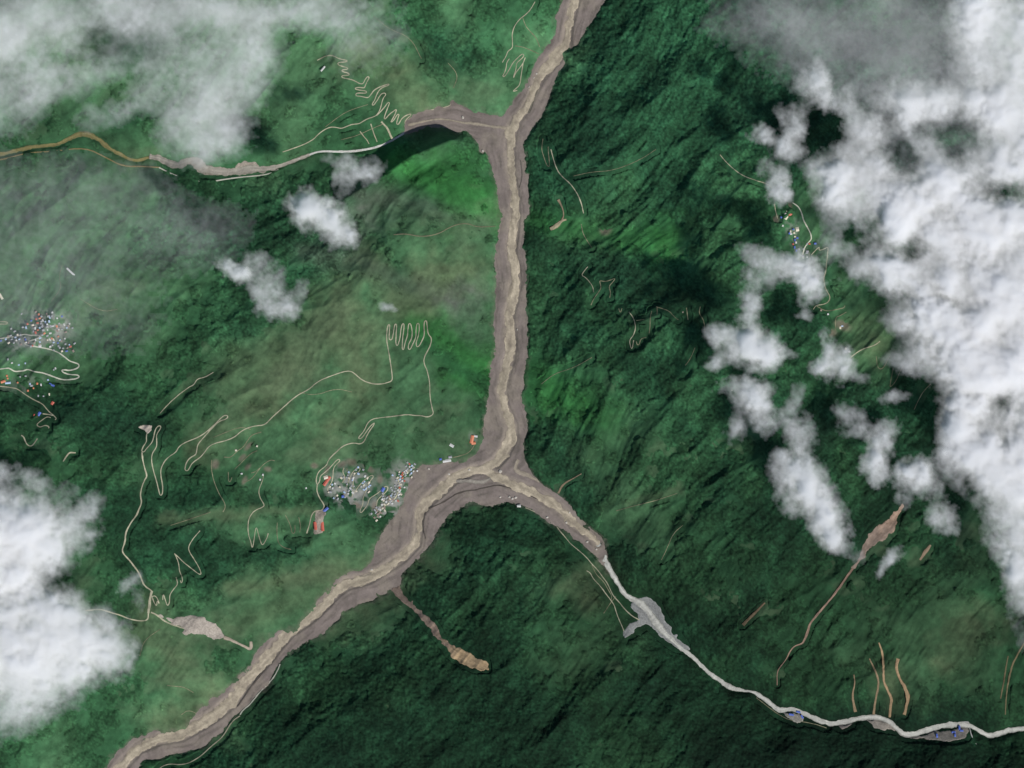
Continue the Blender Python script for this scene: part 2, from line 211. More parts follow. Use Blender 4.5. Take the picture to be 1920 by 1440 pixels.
# vegetation on a 60 px raster: 0 dense dark forest, 1 forest, 2 open forest, 3 meadow, 4 lush grass, 5 dry pale grass, 6 bare mauve slope
VEG = [
[3,3,3,3,3,3,3,3,3,3,3,3,2,2,3,2,2,2,1,1,1,1,1,1,1,1,1,2,2,2,2,2],
[3,3,3,3,3,3,3,3,3,3,3,5,2,1,1,2,3,3,0,1,1,1,1,1,1,1,1,1,2,2,2,2],
[3,3,3,3,3,3,3,3,3,3,3,3,5,3,3,3,2,2,1,1,0,1,1,0,0,1,0,0,0,0,1,1],
[3,3,3,2,2,3,3,3,3,3,2,2,3,5,3,3,3,1,0,1,1,1,0,0,0,0,0,0,0,0,1,1],
[2,2,2,3,3,3,3,2,2,3,2,2,1,3,2,3,1,1,0,1,1,1,1,1,0,0,0,0,0,1,1,1],
[3,3,3,3,3,2,2,2,3,2,2,2,2,4,4,2,1,1,1,2,1,1,2,2,1,1,1,1,1,1,1,1],
[3,3,3,3,3,2,2,2,1,1,2,6,3,2,4,3,2,1,2,2,1,1,2,2,2,3,3,1,1,1,1,1],
[3,3,3,3,2,2,1,1,2,2,6,2,3,3,3,2,1,2,3,2,4,2,2,1,2,3,2,2,1,1,1,1],
[3,3,3,3,3,3,2,1,2,1,3,5,2,5,5,3,2,1,1,0,1,2,2,2,1,1,3,2,1,1,1,1],
[3,3,3,3,3,2,2,2,1,2,5,3,5,5,6,3,2,1,2,1,1,2,2,1,1,2,3,3,2,1,1,1],
[3,3,3,2,3,2,2,1,2,3,5,5,3,4,3,3,2,1,1,2,2,1,1,2,1,1,3,5,3,2,1,1],
[3,3,3,2,2,2,2,3,5,5,3,5,3,3,4,4,2,2,2,1,1,1,2,1,2,2,3,3,2,2,1,1],
[2,2,2,1,2,2,3,5,5,3,3,5,3,3,3,2,2,4,2,2,1,2,1,1,1,2,1,1,1,1,1,1],
[2,2,1,1,1,2,5,3,3,3,5,3,3,3,3,2,1,2,2,3,2,1,2,3,1,0,0,1,1,1,1,1],
[2,2,2,2,3,2,2,3,3,3,3,3,2,3,3,2,2,1,3,2,2,2,1,2,1,1,2,1,0,0,2,1],
[2,2,1,1,1,1,1,2,1,2,1,1,2,5,3,2,1,1,1,3,2,2,1,2,1,1,2,1,0,2,1,3],
[2,3,2,1,1,1,1,3,3,3,3,2,1,2,1,1,1,1,2,3,3,2,2,1,1,1,1,1,2,1,3,2],
[2,3,2,2,1,1,1,1,1,1,3,3,5,3,1,1,2,2,1,1,2,2,2,2,1,2,1,1,2,1,3,1],
[3,2,3,2,2,2,1,3,3,3,5,5,1,1,1,2,1,3,5,2,2,2,2,1,2,2,2,2,2,3,2,2],
[2,3,2,1,5,3,3,3,3,3,5,3,1,1,2,1,2,2,2,3,1,1,1,2,2,2,2,3,3,3,5,2],
[2,3,2,1,3,5,2,2,3,1,2,1,1,2,1,1,2,3,3,2,1,1,2,1,2,2,3,2,3,5,3,2],
[2,2,2,2,2,3,5,3,1,2,2,1,2,1,1,1,1,2,2,1,0,1,1,1,2,2,2,5,3,2,3,2],
[2,2,2,2,3,5,5,2,1,1,1,1,0,1,1,1,1,1,1,2,1,1,1,1,1,0,0,0,0,0,1,2],
[2,3,2,2,2,2,1,1,1,1,0,1,1,1,1,1,1,1,2,2,2,1,0,0,0,0,0,0,0,0,0,1]]
VCOL = [(.014,.055,.026), (.020,.078,.034), (.032,.105,.042), (.055,.136,.058), (.032,.150,.036), (.094,.145,.068), (.092,.110,.082)]
VFOR = [1.0, .86, .60, .30, .3, .16, .24]
# slanting bands of different growth: x0, y0, x1, y1, half width, class, strength
BANDS = [(740,300,930,400,34,4,.95),(780,610,920,690,24,4,.75),(990,405,1260,475,26,4,.55),(1000,700,1130,780,36,4,.5),(1000,740,1080,790,20,4,.3),
(0,760,300,800,26,0,.8),(330,385,640,480,30,0,.7),(990,455,1180,520,22,0,.5),(1180,520,1360,600,36,0,.8),(560,470,800,540,20,6,.35),(700,370,900,420,26,6,.4),(800,650,920,720,16,1,.5),
(430,690,620,620,34,5,.6),(420,1105,640,1075,16,5,.8),(300,975,480,960,12,5,.6),(480,950,590,960,10,5,.6),(560,1120,420,1180,24,5,.5),(1180,950,1270,925,10,5,.5),(1040,1120,1120,1060,12,5,.5)]

# ------------------------------------------------------------------ materials
def mat(name, build):
    m = bpy.data.materials.new(name); m.use_nodes = True
    nt = m.node_tree; nt.nodes.clear()
    out = nt.nodes.new("ShaderNodeOutputMaterial")
    build(nt, out); return m
def noise_node(nt, scale, detail=4, rough=.55, vec=None):
    n = nt.nodes.new("ShaderNodeTexNoise"); n.inputs['Scale'].default_value = scale
    n.inputs['Detail'].default_value = detail; n.inputs['Roughness'].default_value = rough
    if vec is not None: nt.links.new(vec, n.inputs['Vector'])
    return n
def objcoord(nt):
    g = nt.nodes.new("ShaderNodeNewGeometry"); return g.outputs['Position']
def ramp(nt, src, a, b, lo, hi):
    r = nt.nodes.new("ShaderNodeMapRange"); r.inputs['From Min'].default_value = a; r.inputs['From Max'].default_value = b
    r.inputs['To Min'].default_value = lo; r.inputs['To Max'].default_value = hi
    nt.links.new(src, r.inputs['Value']); return r.outputs['Result']
def scale_col(nt, col, fac):
    m = nt.nodes.new("ShaderNodeVectorMath"); m.operation = 'SCALE'
    nt.links.new(col, m.inputs[0]); nt.links.new(fac, m.inputs['Scale']); return m.outputs[0]
def attr_mat(name, wl1, wl2, var=.35, rough=.9, bump=0, bscale=.05):
    def b(nt, out):
        a = nt.nodes.new("ShaderNodeAttribute"); a.attribute_name = "tint"
        p = objcoord(nt)
        n1 = noise_node(nt, 1/wl1, 5, .6, p); n2 = noise_node(nt, 1/wl2, 3, .6, p)
        f1 = ramp(nt, n1.outputs[0], .3, .7, 1-var, 1+var); f2 = ramp(nt, n2.outputs[0], .3, .7, 1-var*.8, 1+var*.8)
        c = scale_col(nt, scale_col(nt, a.outputs['Color'], f1), f2)
        s = nt.nodes.new("ShaderNodeBsdfPrincipled"); s.inputs['Roughness'].default_value = rough
        s.inputs['Specular IOR Level'].default_value = .15
        nt.links.new(c, s.inputs['Base Color'])
        if bump:
            bn = nt.nodes.new("ShaderNodeBump"); bn.inputs['Distance'].default_value = bump; bn.inputs['Strength'].default_value = 1
            n3 = noise_node(nt, bscale, 4, .6, p); nt.links.new(n3.outputs[0], bn.inputs['Height']); nt.links.new(bn.outputs[0], s.inputs['Normal'])
        nt.links.new(s.outputs[0], out.inputs[0])
    return mat(name, b)
def plain_mat(name, col, wl=12, var=.25, rough=.85, bump=0, bwl=20, spec=.2):
    def b(nt, out):
        p = objcoord(nt)
        n1 = noise_node(nt, 1/wl, 5, .65, p); n2 = noise_node(nt, 1/(wl*6), 3, .6, p)
        f1 = ramp(nt, n1.outputs[0], .3, .7, 1-var, 1+var); f2 = ramp(nt, n2.outputs[0], .3, .7, 1-var*.7, 1+var*.7)
        rgb = nt.nodes.new("ShaderNodeRGB"); rgb.outputs[0].default_value = (*col, 1)
        c = scale_col(nt, scale_col(nt, rgb.outputs[0], f1), f2)
        s = nt.nodes.new("ShaderNodeBsdfPrincipled"); s.inputs['Roughness'].default_value = rough
        s.inputs['Specular IOR Level'].default_value = spec
        nt.links.new(c, s.inputs['Base Color'])
        if bump:
            bn = nt.nodes.new("ShaderNodeBump"); bn.inputs['Distance'].default_value = bump
            n3 = noise_node(nt, 1/bwl, 4, .6, p); nt.links.new(n3.outputs[0], bn.inputs['Height']); nt.links.new(bn.outputs[0], s.inputs['Normal'])
        nt.links.new(s.outputs[0], out.inputs[0])
    return mat(name, b)
M_GROUND = attr_mat("meadow_ground", 150, 28, .22, .95, 3.0, .07)
M_CANOPY = attr_mat("forest_canopy", 90, 16, .26, .95, 2.0, .10)
M_MUD = attr_mat("grey_mud", 60, 12, .10, .8, 1.2, .08)
M_RIVER = attr_mat("muddy_water", 40, 9, .17, .6, 1.6, .09)
M_PALEWATER = plain_mat("pale_rapids", (.46,.46,.42), 10, .22, .5, 1.2, 14, .3)
M_OCHRE = plain_mat("silty_water", (.21,.17,.075), 12, .25, .6)
M_ROAD = plain_mat("dirt_road", (.30,.285,.20), 40, .35, .95)
M_ROADPALE = plain_mat("concrete_road", (.42,.42,.34), 30, .12, .9)
M_SOIL = attr_mat("bare_soil", 30, 9, .15, .95, 1.2, .08)
M_TRACK = plain_mat("dirt_track", (.165,.16,.10), 30, .5, .95)

# ------------------------------------------------------------------ mesh helpers
def mesh_from(name, V, F, m, attrs=None, smooth=True, parent=None):
    me = bpy.data.meshes.new(name)
    V = np.asarray(V, np.float32); F = np.asarray(F, np.int32)
    me.vertices.add(len(V)); me.vertices.foreach_set("co", V.ravel())
    k = F.shape[1]
    me.loops.add(F.size); me.loops.foreach_set("vertex_index", F.ravel())
    me.polygons.add(len(F)); me.polygons.foreach_set("loop_start", np.arange(0, F.size, k, dtype=np.int32))
    me.polygons.foreach_set("use_smooth", np.full(len(F), smooth, bool))
    me.update(calc_edges=True)
    for an, (typ, dat) in (attrs or {}).items():
        a = me.attributes.new(an, typ, 'POINT')
        if typ == 'FLOAT_COLOR':
            d = np.ones((len(V), 4), np.float32); d[:, :3] = dat; a.data.foreach_set("color", d.ravel())
        else: a.data.foreach_set("value", np.asarray(dat, np.float32).ravel())
    me.materials.append(m)
    o = bpy.data.objects.new(name, me); COL.objects.link(o)
    if parent is not None: o.parent = parent
    return o
def grid_faces(nr, nc, keep=None):
    idx = np.arange(nr*nc).reshape(nr, nc)
    a = idx[:-1, :-1]; b = idx[1:, :-1]; c = idx[1:, 1:]; d = idx[:-1, 1:]
    F = np.stack([a, b, c, d], -1)          # rows run downwards: normals up
    if keep is None: return F.reshape(-1, 4)
    return F[keep]
def grid_mesh(name, PX, PY, Z, m, keepv=None, attrs=None):
    nr, nc = PX.shape
    X, Y = W(PX, PY, Z)
    V = np.stack([X, Y, Z], -1).reshape(-1, 3)
    if keepv is None: F = grid_faces(nr, nc)
    else:
        k = keepv[:-1, :-1] | keepv[1:, :-1] | keepv[1:, 1:] | keepv[:-1, 1:]
        F = grid_faces(nr, nc, k)
        used = np.unique(F); remap = np.full(len(V), -1, np.int64); remap[used] = np.arange(len(used))
        V = V[used]; F = remap[F]
        attrs = {n: (t, d.reshape(nr*nc, -1)[used]) for n, (t, d) in (attrs or {}).items()}
        return mesh_from(name, V, F, m, attrs)
    attrs = {n: (t, d.reshape(nr*nc, -1)) for n, (t, d) in (attrs or {}).items()}
    return mesh_from(name, V, F, m, attrs)
def structure(o, label=None):
    o['kind'] = 'structure'
    if label: o['label'] = label
    return o

# ------------------------------------------------------------------ terrain fields
STEP = 1.8
def axis(lo, hi):
    inner = np.arange(lo, hi+STEP*.5, STEP)
    out = []; s = STEP; p = 0
    while p < 7000: s = min(s*1.22, 260); p += s; out.append(p)
    out = np.array(out)
    return np.concatenate([(inner[0]-out)[::-1], inner, inner[-1]+out])
AX = axis(-100, 2020); AY = axis(-100, 1540)
def caxis(lo, hi):
    inner = np.arange(lo, hi+3, 5.0); out = np.array([8,20,40,70,120,200,320,500,800,1200,1800,2600,4000,7500.])
    return np.concatenate([(inner[0]-out)[::-1], inner, inner[-1]+out])
CX = caxis(-200, 2120); CY = caxis(-200, 1640)
cX, cY = np.meshgrid(CX, CY)
c_mud = poly_sdf(cX, cY, MUD)
def wl(R): return [p[:2] for p in R], [p[2] for p in R]
c_riv = np.full(cX.shape, 1e9)
for R in (RIVER_PALE, RIVER_WEST):
    p, w = wl(R); np.minimum(c_riv, seg_dist(cX, cY, p, w), out=c_riv)
p_, w_ = wl(RIVER_MAIN); c_rm = seg_dist(cX, cY, p_, w_)
p_, w_ = wl(RIVER_EAST); c_rm = np.minimum(c_rm, seg_dist(cX, cY, p_, w_))

PX, PY = np.meshgrid(AX, AY)
def mud_sd(x, y):
    return bil(CX, CY, c_mud, x, y) + (fbm(x, y, 24, 5, 5, .72)-.5)*22 + (fbm(x, y, 7, 3, 6, .6)-.5)*5
def h_terrain(x, y):
    md = mud_sd(x, y)
    rv = bil(CX, CY, c_riv, x, y)
    d = np.minimum(md, rv)
    dm = np.maximum(np.minimum(bil(CX, CY, c_mud, x, y), rv), 0)*MPP
    east = sstep(900, 1100, x)
    A = 400 + 50*east
    h = A*(1-np.exp(-dm/(1000-150*east)))
    wx = x + 60*(fbm(x, y, 190, 2, 31)-.5); wy = y + 60*(fbm(x, y, 190, 2, 47)-.5)
    # ridges run down from north-east to south-west
    u = (wx*0.64 + wy*0.77); v = (-wx*0.77+wy*0.64)*0.45
    grow = sstep(0, 260, dm)
    h = h + grow*(ridged(u, v, 150, 4, 3)-.55)*(125+40*east)
    h = h + grow*(ridged(wx*.75+wy*.2, wy*.6-wx*.2, 46, 4, 8)-.5)*15
    uu = (wx*0.64 - wy*0.77)/5.5; vv = (wx*0.77 + wy*0.64)
    h = h + grow*(ridged(uu, vv, 17, 3, 14)-.5)*(9+9*east)
    h = h + sstep(0, 80, dm)*(fbm(x, y, 17, 3, 21)-.5)*7
    gl = seg_dist(x+0*wx, y+0*wy, [(650,372),(720,330),(775,292),(850,262)])
    h = h + 120*np.exp(-(gl/15)**2)*sstep(0, 60, dm)
    h = h + np.where(d > 0, np.minimum(d*1.2, 4), np.where(md < 0, np.maximum(d*1.8, -26), 0.0))
    return h
H = h_terrain(PX, PY)
# a lower shelf so the ground near the mud is smooth
def hs(x, y): return bil(AX, AY, H, np.asarray(x, float), np.asarray(y, float))

# vegetation class maps, borders pushed about by noise
vx = np.arange(32)*60+30.; vy = np.arange(24)*60+30.
colmap = np.array(VCOL)[np.array(VEG)]; formap = np.array(VFOR)[np.array(VEG)]
qx = PX + 90*(fbm(PX, PY, 95, 4, 61, .6)-.5) + 30*(fbm(PX, PY, 18, 2, 64)-.5)
qy = PY + 90*(fbm(PX, PY, 95, 4, 71, .6)-.5) + 30*(fbm(PX, PY, 18, 2, 74)-.5)
tint = np.stack([bil(vx, vy, colmap[:, :, k], qx, qy) for k in range(3)], -1)
forest = bil(vx, vy, formap, qx, qy)
for x0, y0, x1, y1, hw, c, k in BANDS:
    dd = seg_dist(qx*.35+PX*.65, qy*.35+PY*.65, [(x0, y0), (x1, y1)])
    wgt = k*np.exp(-(dd/hw)**2)
    tint = tint*(1-wgt[..., None]) + np.array(VCOL[c])*wgt[..., None]
    forest = forest*(1-wgt) + VFOR[c]*wgt
# rasterise roads, houses, scars: no canopy over them
clear = np.zeros(PX.shape)
i0 = int(np.searchsorted(AX, -100)); j0 = int(np.searchsorted(AY, -100))
def stamp(x, y, r):
    i = int(round((x+100)/STEP))+i0; j = int(round((y+100)/STEP))+j0; k = max(1, int(round(r/STEP)))
    if 2 < i < len(AX)-3 and 2 < j < len(AY)-3: clear[max(j-k,0):j+k+1, max(i-k,0):i+k+1] = 1
def dense(pts, step=2.0, smooth=True):
    P = np.array(pts, float)
    if smooth and len(P) > 2:      # one round of corner cutting
        for _ in range(2):
            Q = [P[0]]
            for k in range(len(P)-1): Q += [P[k]*.75+P[k+1]*.25, P[k]*.25+P[k+1]*.75]
            Q.append(P[-1]); P = np.array(Q)
    d = np.hypot(*(P[1:, :2]-P[:-1, :2]).T); s = np.concatenate([[0], np.cumsum(d)])
    n = max(2, int(s[-1]/step)); t = np.linspace(0, s[-1], n)
    return np.stack([np.interp(t, s, P[:, k]) for k in range(P.shape[1])], -1)
for w, pts in ROADS:
    for q in dense(pts, 1.5): stamp(q[0], q[1], w/2+2.2)
for lab, colr, pts in SCARS:
    for q in dense(pts, 1.5): stamp(q[0], q[1], q[2]/2+1)
for nm, colr, poly in GRAVEL:
    cx, cy_ = np.mean(np.array(poly), 0)
    for q in dense(poly+[poly[0]], 1.5): 
        for t in (1, .8, .6, .4, .2): stamp(cx+(q[0]-cx)*t, cy_+(q[1]-cy_)*t, 3)

md = mud_sd(PX, PY); rv = bil(CX, CY, c_riv, PX, PY)
nf = fbm(PX, PY, 26, 4, 91, .6)
for cx_, cy2, rx_, ry_ in [(85,615,45,34),(740,925,45,40),(652,915,44,32),(1490,445,24,40)]:
    forest = forest*(1-.9*np.exp(-(((PX-cx_)/rx_)**2+((PY-cy2)/ry_)**2)**2))
fm = forest + (nf-.5)*1.15
soft = clear.copy()
for _ in range(2):
    soft = (soft+np.roll(soft, 1, 0)+np.roll(soft, -1, 0))/3; soft = (soft+np.roll(soft, 1, 1)+np.roll(soft, -1, 1))/3
fm = fm - 1.6*np.clip(soft*9, 0, 1)*(clear*.5+.5)
fm = np.where((md < 2) | (rv < 2), -1.0, fm)
# ground
wood = sstep(.15, .95, forest*.75+(nf-.5)*1.3+.12)[..., None]
open_ = (sstep(.35, .75, fbm(PX, PY, 70, 5, 105, .6)))[..., None]
tint = tint*(1-.42*wood)*(0.80+.34*open_)*np.array([1.0, 1.02, 1.0])
tint = tint*(0.86+0.4*fbm(PX, PY, 14, 3, 101)[..., None])
# regional brightness factors in the vegetation colour: darker south and east, paler north
REGION_TONE = np.array([[1,1,1,1.1,1.5,1.6,1.3,1.2],[1,1,1,.95,1.2,1.2,1.1,1.0],[.95,.9,.95,.9,1,1,.9,.9],[.8,.78,.84,.8,.9,.8,.75,.7],[.8,.88,.95,.68,.58,.5,.46,.52],[.95,1.0,.62,.5,.5,.44,.46,.52]])
tint = tint*bil(np.arange(8)*240+120., np.arange(6)*240+120., REGION_TONE, qx, qy)[..., None]*np.array([1, 1, 1.14])
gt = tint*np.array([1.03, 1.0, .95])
pale = sstep(.55, .75, fbm(PX*.6+PY*.3, PY, 60, 4, 111))[..., None]
pale = pale*(1-wood)
gt = gt*(1-.3*pale) + np.array([.095, .125, .07])*.3*pale
ring = np.clip(1-np.abs(md)/9, 0, 1)[..., None]*(fbm(PX, PY, 8, 2, 12)[..., None])
gt = gt*(1-ring*.5)+np.array([.17, .15, .12])*ring*.5
for cx_, cy2, rx_, ry_, k_ in [(85,615,50,38,.95),(30,640,34,16,.7),(758,905,24,44,.95),(722,950,34,24,.9),(650,915,44,34,.9),(1484,430,16,26,.4),(1505,462,20,18,.3),(700,900,40,40,.25),(886,826,10,16,.4),(60,725,70,22,.25)]:
    r2 = ((qx*.3+PX*.7-cx_)/rx_)**2+((qy*.3+PY*.7-cy2)/ry_)**2
    kk = (k_*np.exp(-r2**1.5)*sstep(.35, .65, fbm(PX, PY, 9, 3, 107)))[..., None]
    gt = gt*(1-kk)+np.array([.24, .235, .22])*kk
for cx_, cy2, rx_, ry_, an_ in [(452,858,4,9,.7),(462,875,5,8,.6),(459,900,5,8,.2),(405,868,7,10,.6),(462,838,4,9,.8),(640,872,9,5,-.3),(658,868,10,7,0),(690,878,12,6,.5),(712,897,6,9,0),(668,945,9,6,.6),(612,880,4,10,.5),(1480,385,6,8,0),(1580,610,18,9,.3),(1560,625,12,8,0),(1135,430,12,12,0),(500,878,8,5,0),(1455,410,8,8,0),(590,872,7,6,0),(700,945,5,8,.4)]:
    dx_, dy_ = qx*.12+PX*.88-cx_, qy*.12+PY*.88-cy2; ca, sa = math.cos(an_), math.sin(an_)
    kk = (.7*np.exp(-(((dx_*ca+dy_*sa)/rx_)**2+((-dx_*sa+dy_*ca)/ry_)**2)**2))[..., None]
    gt = gt*(1-kk)+np.array([.15, .12, .095])*kk
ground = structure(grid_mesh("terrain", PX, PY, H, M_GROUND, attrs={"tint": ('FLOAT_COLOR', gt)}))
# canopy: lumpy crowns about 12-20 m across
crown = 1-np.abs(2*vn(PX/4.2+vn(PX/9, PY/9, 3)*2, PY/4.2, 131)-1); crown2 = vn(PX/7.5, PY/7.5, 137)
cz = np.clip((fm-.5)*5, -1.5, 1)*np.where(fm > .5, sstep(0, 12, np.minimum(md, rv)), 1)
Zc = H + 7*cz + (9*crown+8*crown2-6)*np.clip(cz*.9, 0, 1)
inner = (PX > -98) & (PX < 2018) & (PY > -98) & (PY < 1538)
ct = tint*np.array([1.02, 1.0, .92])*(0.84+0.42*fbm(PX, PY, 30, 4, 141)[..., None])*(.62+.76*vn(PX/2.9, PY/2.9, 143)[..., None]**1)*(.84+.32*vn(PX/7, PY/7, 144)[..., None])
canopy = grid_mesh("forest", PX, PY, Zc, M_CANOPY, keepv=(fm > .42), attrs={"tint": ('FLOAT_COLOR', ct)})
canopy['kind'] = 'stuff'; canopy['label'] = 'dark green forest canopy covering the mountain slopes'; canopy['category'] = 'forest'

# ------------------------------------------------------------------ mud flow and river
bx, by = AX, AY
crm = bil(CX, CY, c_rm, PX, PY)
def along(X, Y, pts):
    D = np.full(X.shape, 1e9); S = np.zeros(X.shape); s0 = 0.; G = np.zeros(X.shape)
    for k in range(len(pts)-1):
        ax_, ay_ = pts[k][:2]; bx_, by_ = pts[k+1][:2]; dx, dy = bx_-ax_, by_-ay_; L = math.hypot(dx, dy)+1e-9
        t = np.clip(((X-ax_)*dx+(Y-ay_)*dy)/L/L, 0, 1); d = np.hypot(X-ax_-t*dx, Y-ay_-t*dy); sg = np.sign((X-ax_)*dy-(Y-ay_)*dx)
        m_ = d < D; D = np.where(m_, d, D); S = np.where(m_, s0+t*L, S); G = np.where(m_, sg, G); s0 += L
    return S, D*G
FLOW = [(p[0], p[1]) for p in RIVER_MAIN]
def flowtex(X, Y, seed):
    S, C = along(X, Y, FLOW)
    C = C + 10*(fbm(X, Y, 40, 3, seed+3)-.5)
    a = fbm(S/9, C, 4.5, 4, seed, .6)
    S2, C2 = along(X, Y, [(p[0], p[1]) for p in RIVER_EAST])
    C2 = C2 + 10*(fbm(X, Y, 40, 3, seed+3)-.5)
    b_ = fbm(S2/9, C2, 4.5, 4, seed+9, .6)
    w_e = sstep(905, 960, X)*sstep(870, 900, Y)
    S3, C3 = along(X, Y, [(740, 246), (800, 226), (850, 214), (900, 228), (955, 240)])
    c_ = fbm(S3/9, C3+6*(fbm(X, Y, 40, 3, seed+3)-.5), 4.5, 4, seed+19, .6)
    w_w = sstep(945, 915, X)*sstep(275, 255, Y)
    return (a*(1-w_e)+b_*w_e)*(1-w_w)+c_*w_w
mk = md < 12
ft = np.full(PX.shape, .5); ft[mk] = flowtex(PX[mk], PY[mk], 700)
streak = fbm(PX, PY*.55, 22, 4, 151)
mz = 1.0 + 4*(fbm(PX, PY, 26, 4, 155)-.5) - 8.0*sstep(5, 0, crm)*(.4+1.2*fbm(PX, PY, 45, 2, 157))
mt = np.array([.174, .146, .130])*(0.52+.36*streak+.62*ft)[..., None]
yel = sstep(.45, .75, fbm(PX, PY, 46, 4, 160, .6))[..., None]*.5
mt = mt*(1-yel)+np.array([.235, .205, .16])*yel
near = (np.clip(1-crm/10, 0, 1)*fbm(PX, PY, 9, 3, 163))[..., None]*.8
mt = mt*(1-near)+np.array([.27, .235, .18])*near
dk = (sstep(.58, .72, fbm(PX*1.2, PY*.8, 14, 3, 166))*.3 + sstep(.62, .72, 1-ft)*.45)[..., None]
mt = mt*(1-dk)+np.array([.10, .088, .075])*dk
mud = structure(grid_mesh("mudflow", PX, PY, mz, M_MUD, keepv=(md < 8), attrs={"tint": ('FLOAT_COLOR', mt)}), 'grey brown debris flow filling the valley floor')
def mudz(x, y): return bil(AX, AY, mz, np.asarray(x, float), np.asarray(y, float))
def sheet(name, sdf, x0, y0, x1, y1, base, m, edge=6, seed=0, lift=2.0, step=1.3, colf=None, wn_=5):
    """a surface that dips under the ground outside its outline"""
    gx = np.arange(x0, x1, step); gy = np.arange(y0, y1, step); X, Y = np.meshgrid(gx, gy)
    s = sdf(X, Y) + (fbm(X, Y, wn_, 3, seed)-.5)*edge
    b = base(X, Y)
    Z = b + np.clip(-s*2.2, -6, lift)
    at = {"tint": ('FLOAT_COLOR', colf(X, Y))} if colf else None
    return grid_mesh(name, X, Y, Z, m, keepv=(s < 2.5), attrs=at)
def rcol(X, Y):
    f = np.full(X.shape, .5); k_ = bil(CX, CY, c_rm, X, Y) < 14; f[k_] = flowtex(X[k_], Y[k_], 750)
    c = np.array([.335, .29, .215])*(0.50+.95*f)[..., None]
    g = sstep(.58, .7, fbm(X, Y, 11, 3, 175))[..., None]*.4
    return c*(1-g)+np.array([.19, .16, .125])*g
pm, wm = wl(RIVER_MAIN); pe, we = wl(RIVER_EAST)
def main_sdf(X, Y):
    return np.minimum(bil(CX, CY, c_rm, X, Y), 400)
structure(sheet("river", main_sdf, -90, -90, 1135, 1530, mudz, M_RIVER, 11, 181, 2.0, 1.8, rcol, 11), 'tan muddy river in the middle of the debris flow')
def ribbon(name, pts, m, base, lift, wscale=1., seed=0, nacross=5, jag=.25, z_smooth=True, col=None, edgec=None, colend=None):
    P = dense(pts, 1.6)
    T = np.gradient(P[:, :2], axis=0); T /= np.hypot(T[:, 0], T[:, 1])[:, None]+1e-9
    N = np.stack([-T[:, 1], T[:, 0]], -1)
    j1 = 1+jag*(fbm(P[:, 0], P[:, 1], 9, 4, seed)-.5)*2; j2 = 1+jag*(fbm(P[:, 0], P[:, 1], 9, 4, seed+50)-.5)*2
    ts = np.linspace(-1, 1, nacross)
    w = P[:, 2]*.5*wscale
    X = np.stack([P[:, 0]+N[:, 0]*w*t*(j1 if t < 0 else j2) for t in ts], 1)
    Y = np.stack([P[:, 1]+N[:, 1]*w*t*(j1 if t < 0 else j2) for t in ts], 1)
    Z = base(X, Y)+lift*(1-.35*np.abs(ts))[None, :]
    if z_smooth:
        zc = Z.max(1); k = np.ones(3)/3; zc = np.convolve(np.pad(zc, 1, mode='edge'), k, 'valid'); Z = np.maximum(Z, zc[:, None]-3+lift*.5)
    Xw, Yw = W(X, Y, Z)
    V = np.stack([Xw, Yw, Z], -1).reshape(-1, 3)
    F = grid_faces(len(P), nacross)
    at = None
    if col is not None:
        S = np.repeat(np.arange(len(P))[:, None], nacross, 1).astype(float); Tt = np.repeat(ts[None, :], len(P), 0)*w[:, None]*1.2
        g_ = .6+.8*fbm(S/12+seed, Tt+100, 2.6, 4, seed, .6)
        if edgec is not None:
            e_ = (np.abs(ts)[None, :]**3*fbm(X, Y, 6, 3, seed+4)*1.5)[..., None]; e_ = np.clip(e_, 0, 1)
            cc = np.array(col)*(1-e_)+np.array(edgec)*e_
        else: cc = np.ones(X.shape+(3,))*np.array(col)
        if colend is not None:
            e2 = sstep(.5, .85, S/len(P))[..., None]; cc = cc*(1-e2)+np.array(colend)*e2
        at = {"tint": ('FLOAT_COLOR', (cc*g_[..., None]).reshape(-1, 3))}
    return mesh_from(name, V, F, m, at)
structure(ribbon("river", [p for p in RIVER_PALE], M_RIVER, hs, 3.0, 1.05, 201, 9, .5, True, (.40,.40,.36), (.15,.155,.13)), 'pale grey river of white water in the eastern valley')
WM = RIVER_WEST
structure(ribbon("river", [(a_, b_, c_*1.0) for a_, b_, c_ in WM[:14]], M_SOIL, hs, 3.0, 1, 205, 9, .6, True, (.20,.175,.075), (.07,.10,.045)), 'ochre silty river in the hazy north west')
structure(ribbon("river", [(a_, b_, c_*1.8) for a_, b_, c_ in WM[12:25]], M_SOIL, hs, 2.6, 1, 208, 9, .6, True, (.27,.25,.21), (.14,.14,.10)))
structure(ribbon("river", WM[23:], M_PALEWATER, hs, 3.0, .8, 211, 5, .4))
structure(ribbon("stream", [(1818,1365,2),(1822,1380,2),(1832,1400,2.4),(1838,1415,2),(1842,1430,2.5)], M_PALEWATER, hs, 5, 1, 214, 3, .5))
structure(ribbon("road", [(-60,306,2.5),(0,301,2.5),(50,286,2.2),(100,284,2),(160,276,2.2),(200,296,2.2),(230,312,2.5),(270,312,2.5),(300,314,2.2)], M_OCHRE, hs, 3, 1, 217, 3, .2))
structure(ribbon("road", [(298,314,2.2),(330,330,2.2),(360,338,2.5),(385,343,2.6),(410,338,2.4),(450,332,2.2),(500,328,2),(522,318,1.8)], M_ROADPALE, hs, 3, 1, 219, 3, .2))
for i, (w, pts) in enumerate(ROADS):
    m = M_ROADPALE if (w >= 2.4 and pts[0][0] < 0) or (pts[0] == (1486, 380)) or pts[0] == (525, 1245) else (M_TRACK if w <= 1.6 else M_ROAD)
    structure(ribbon("road", [(a, b, w*.84) for a, b in pts], m, hs, 2.2, 1, 300+i, 3, .55))
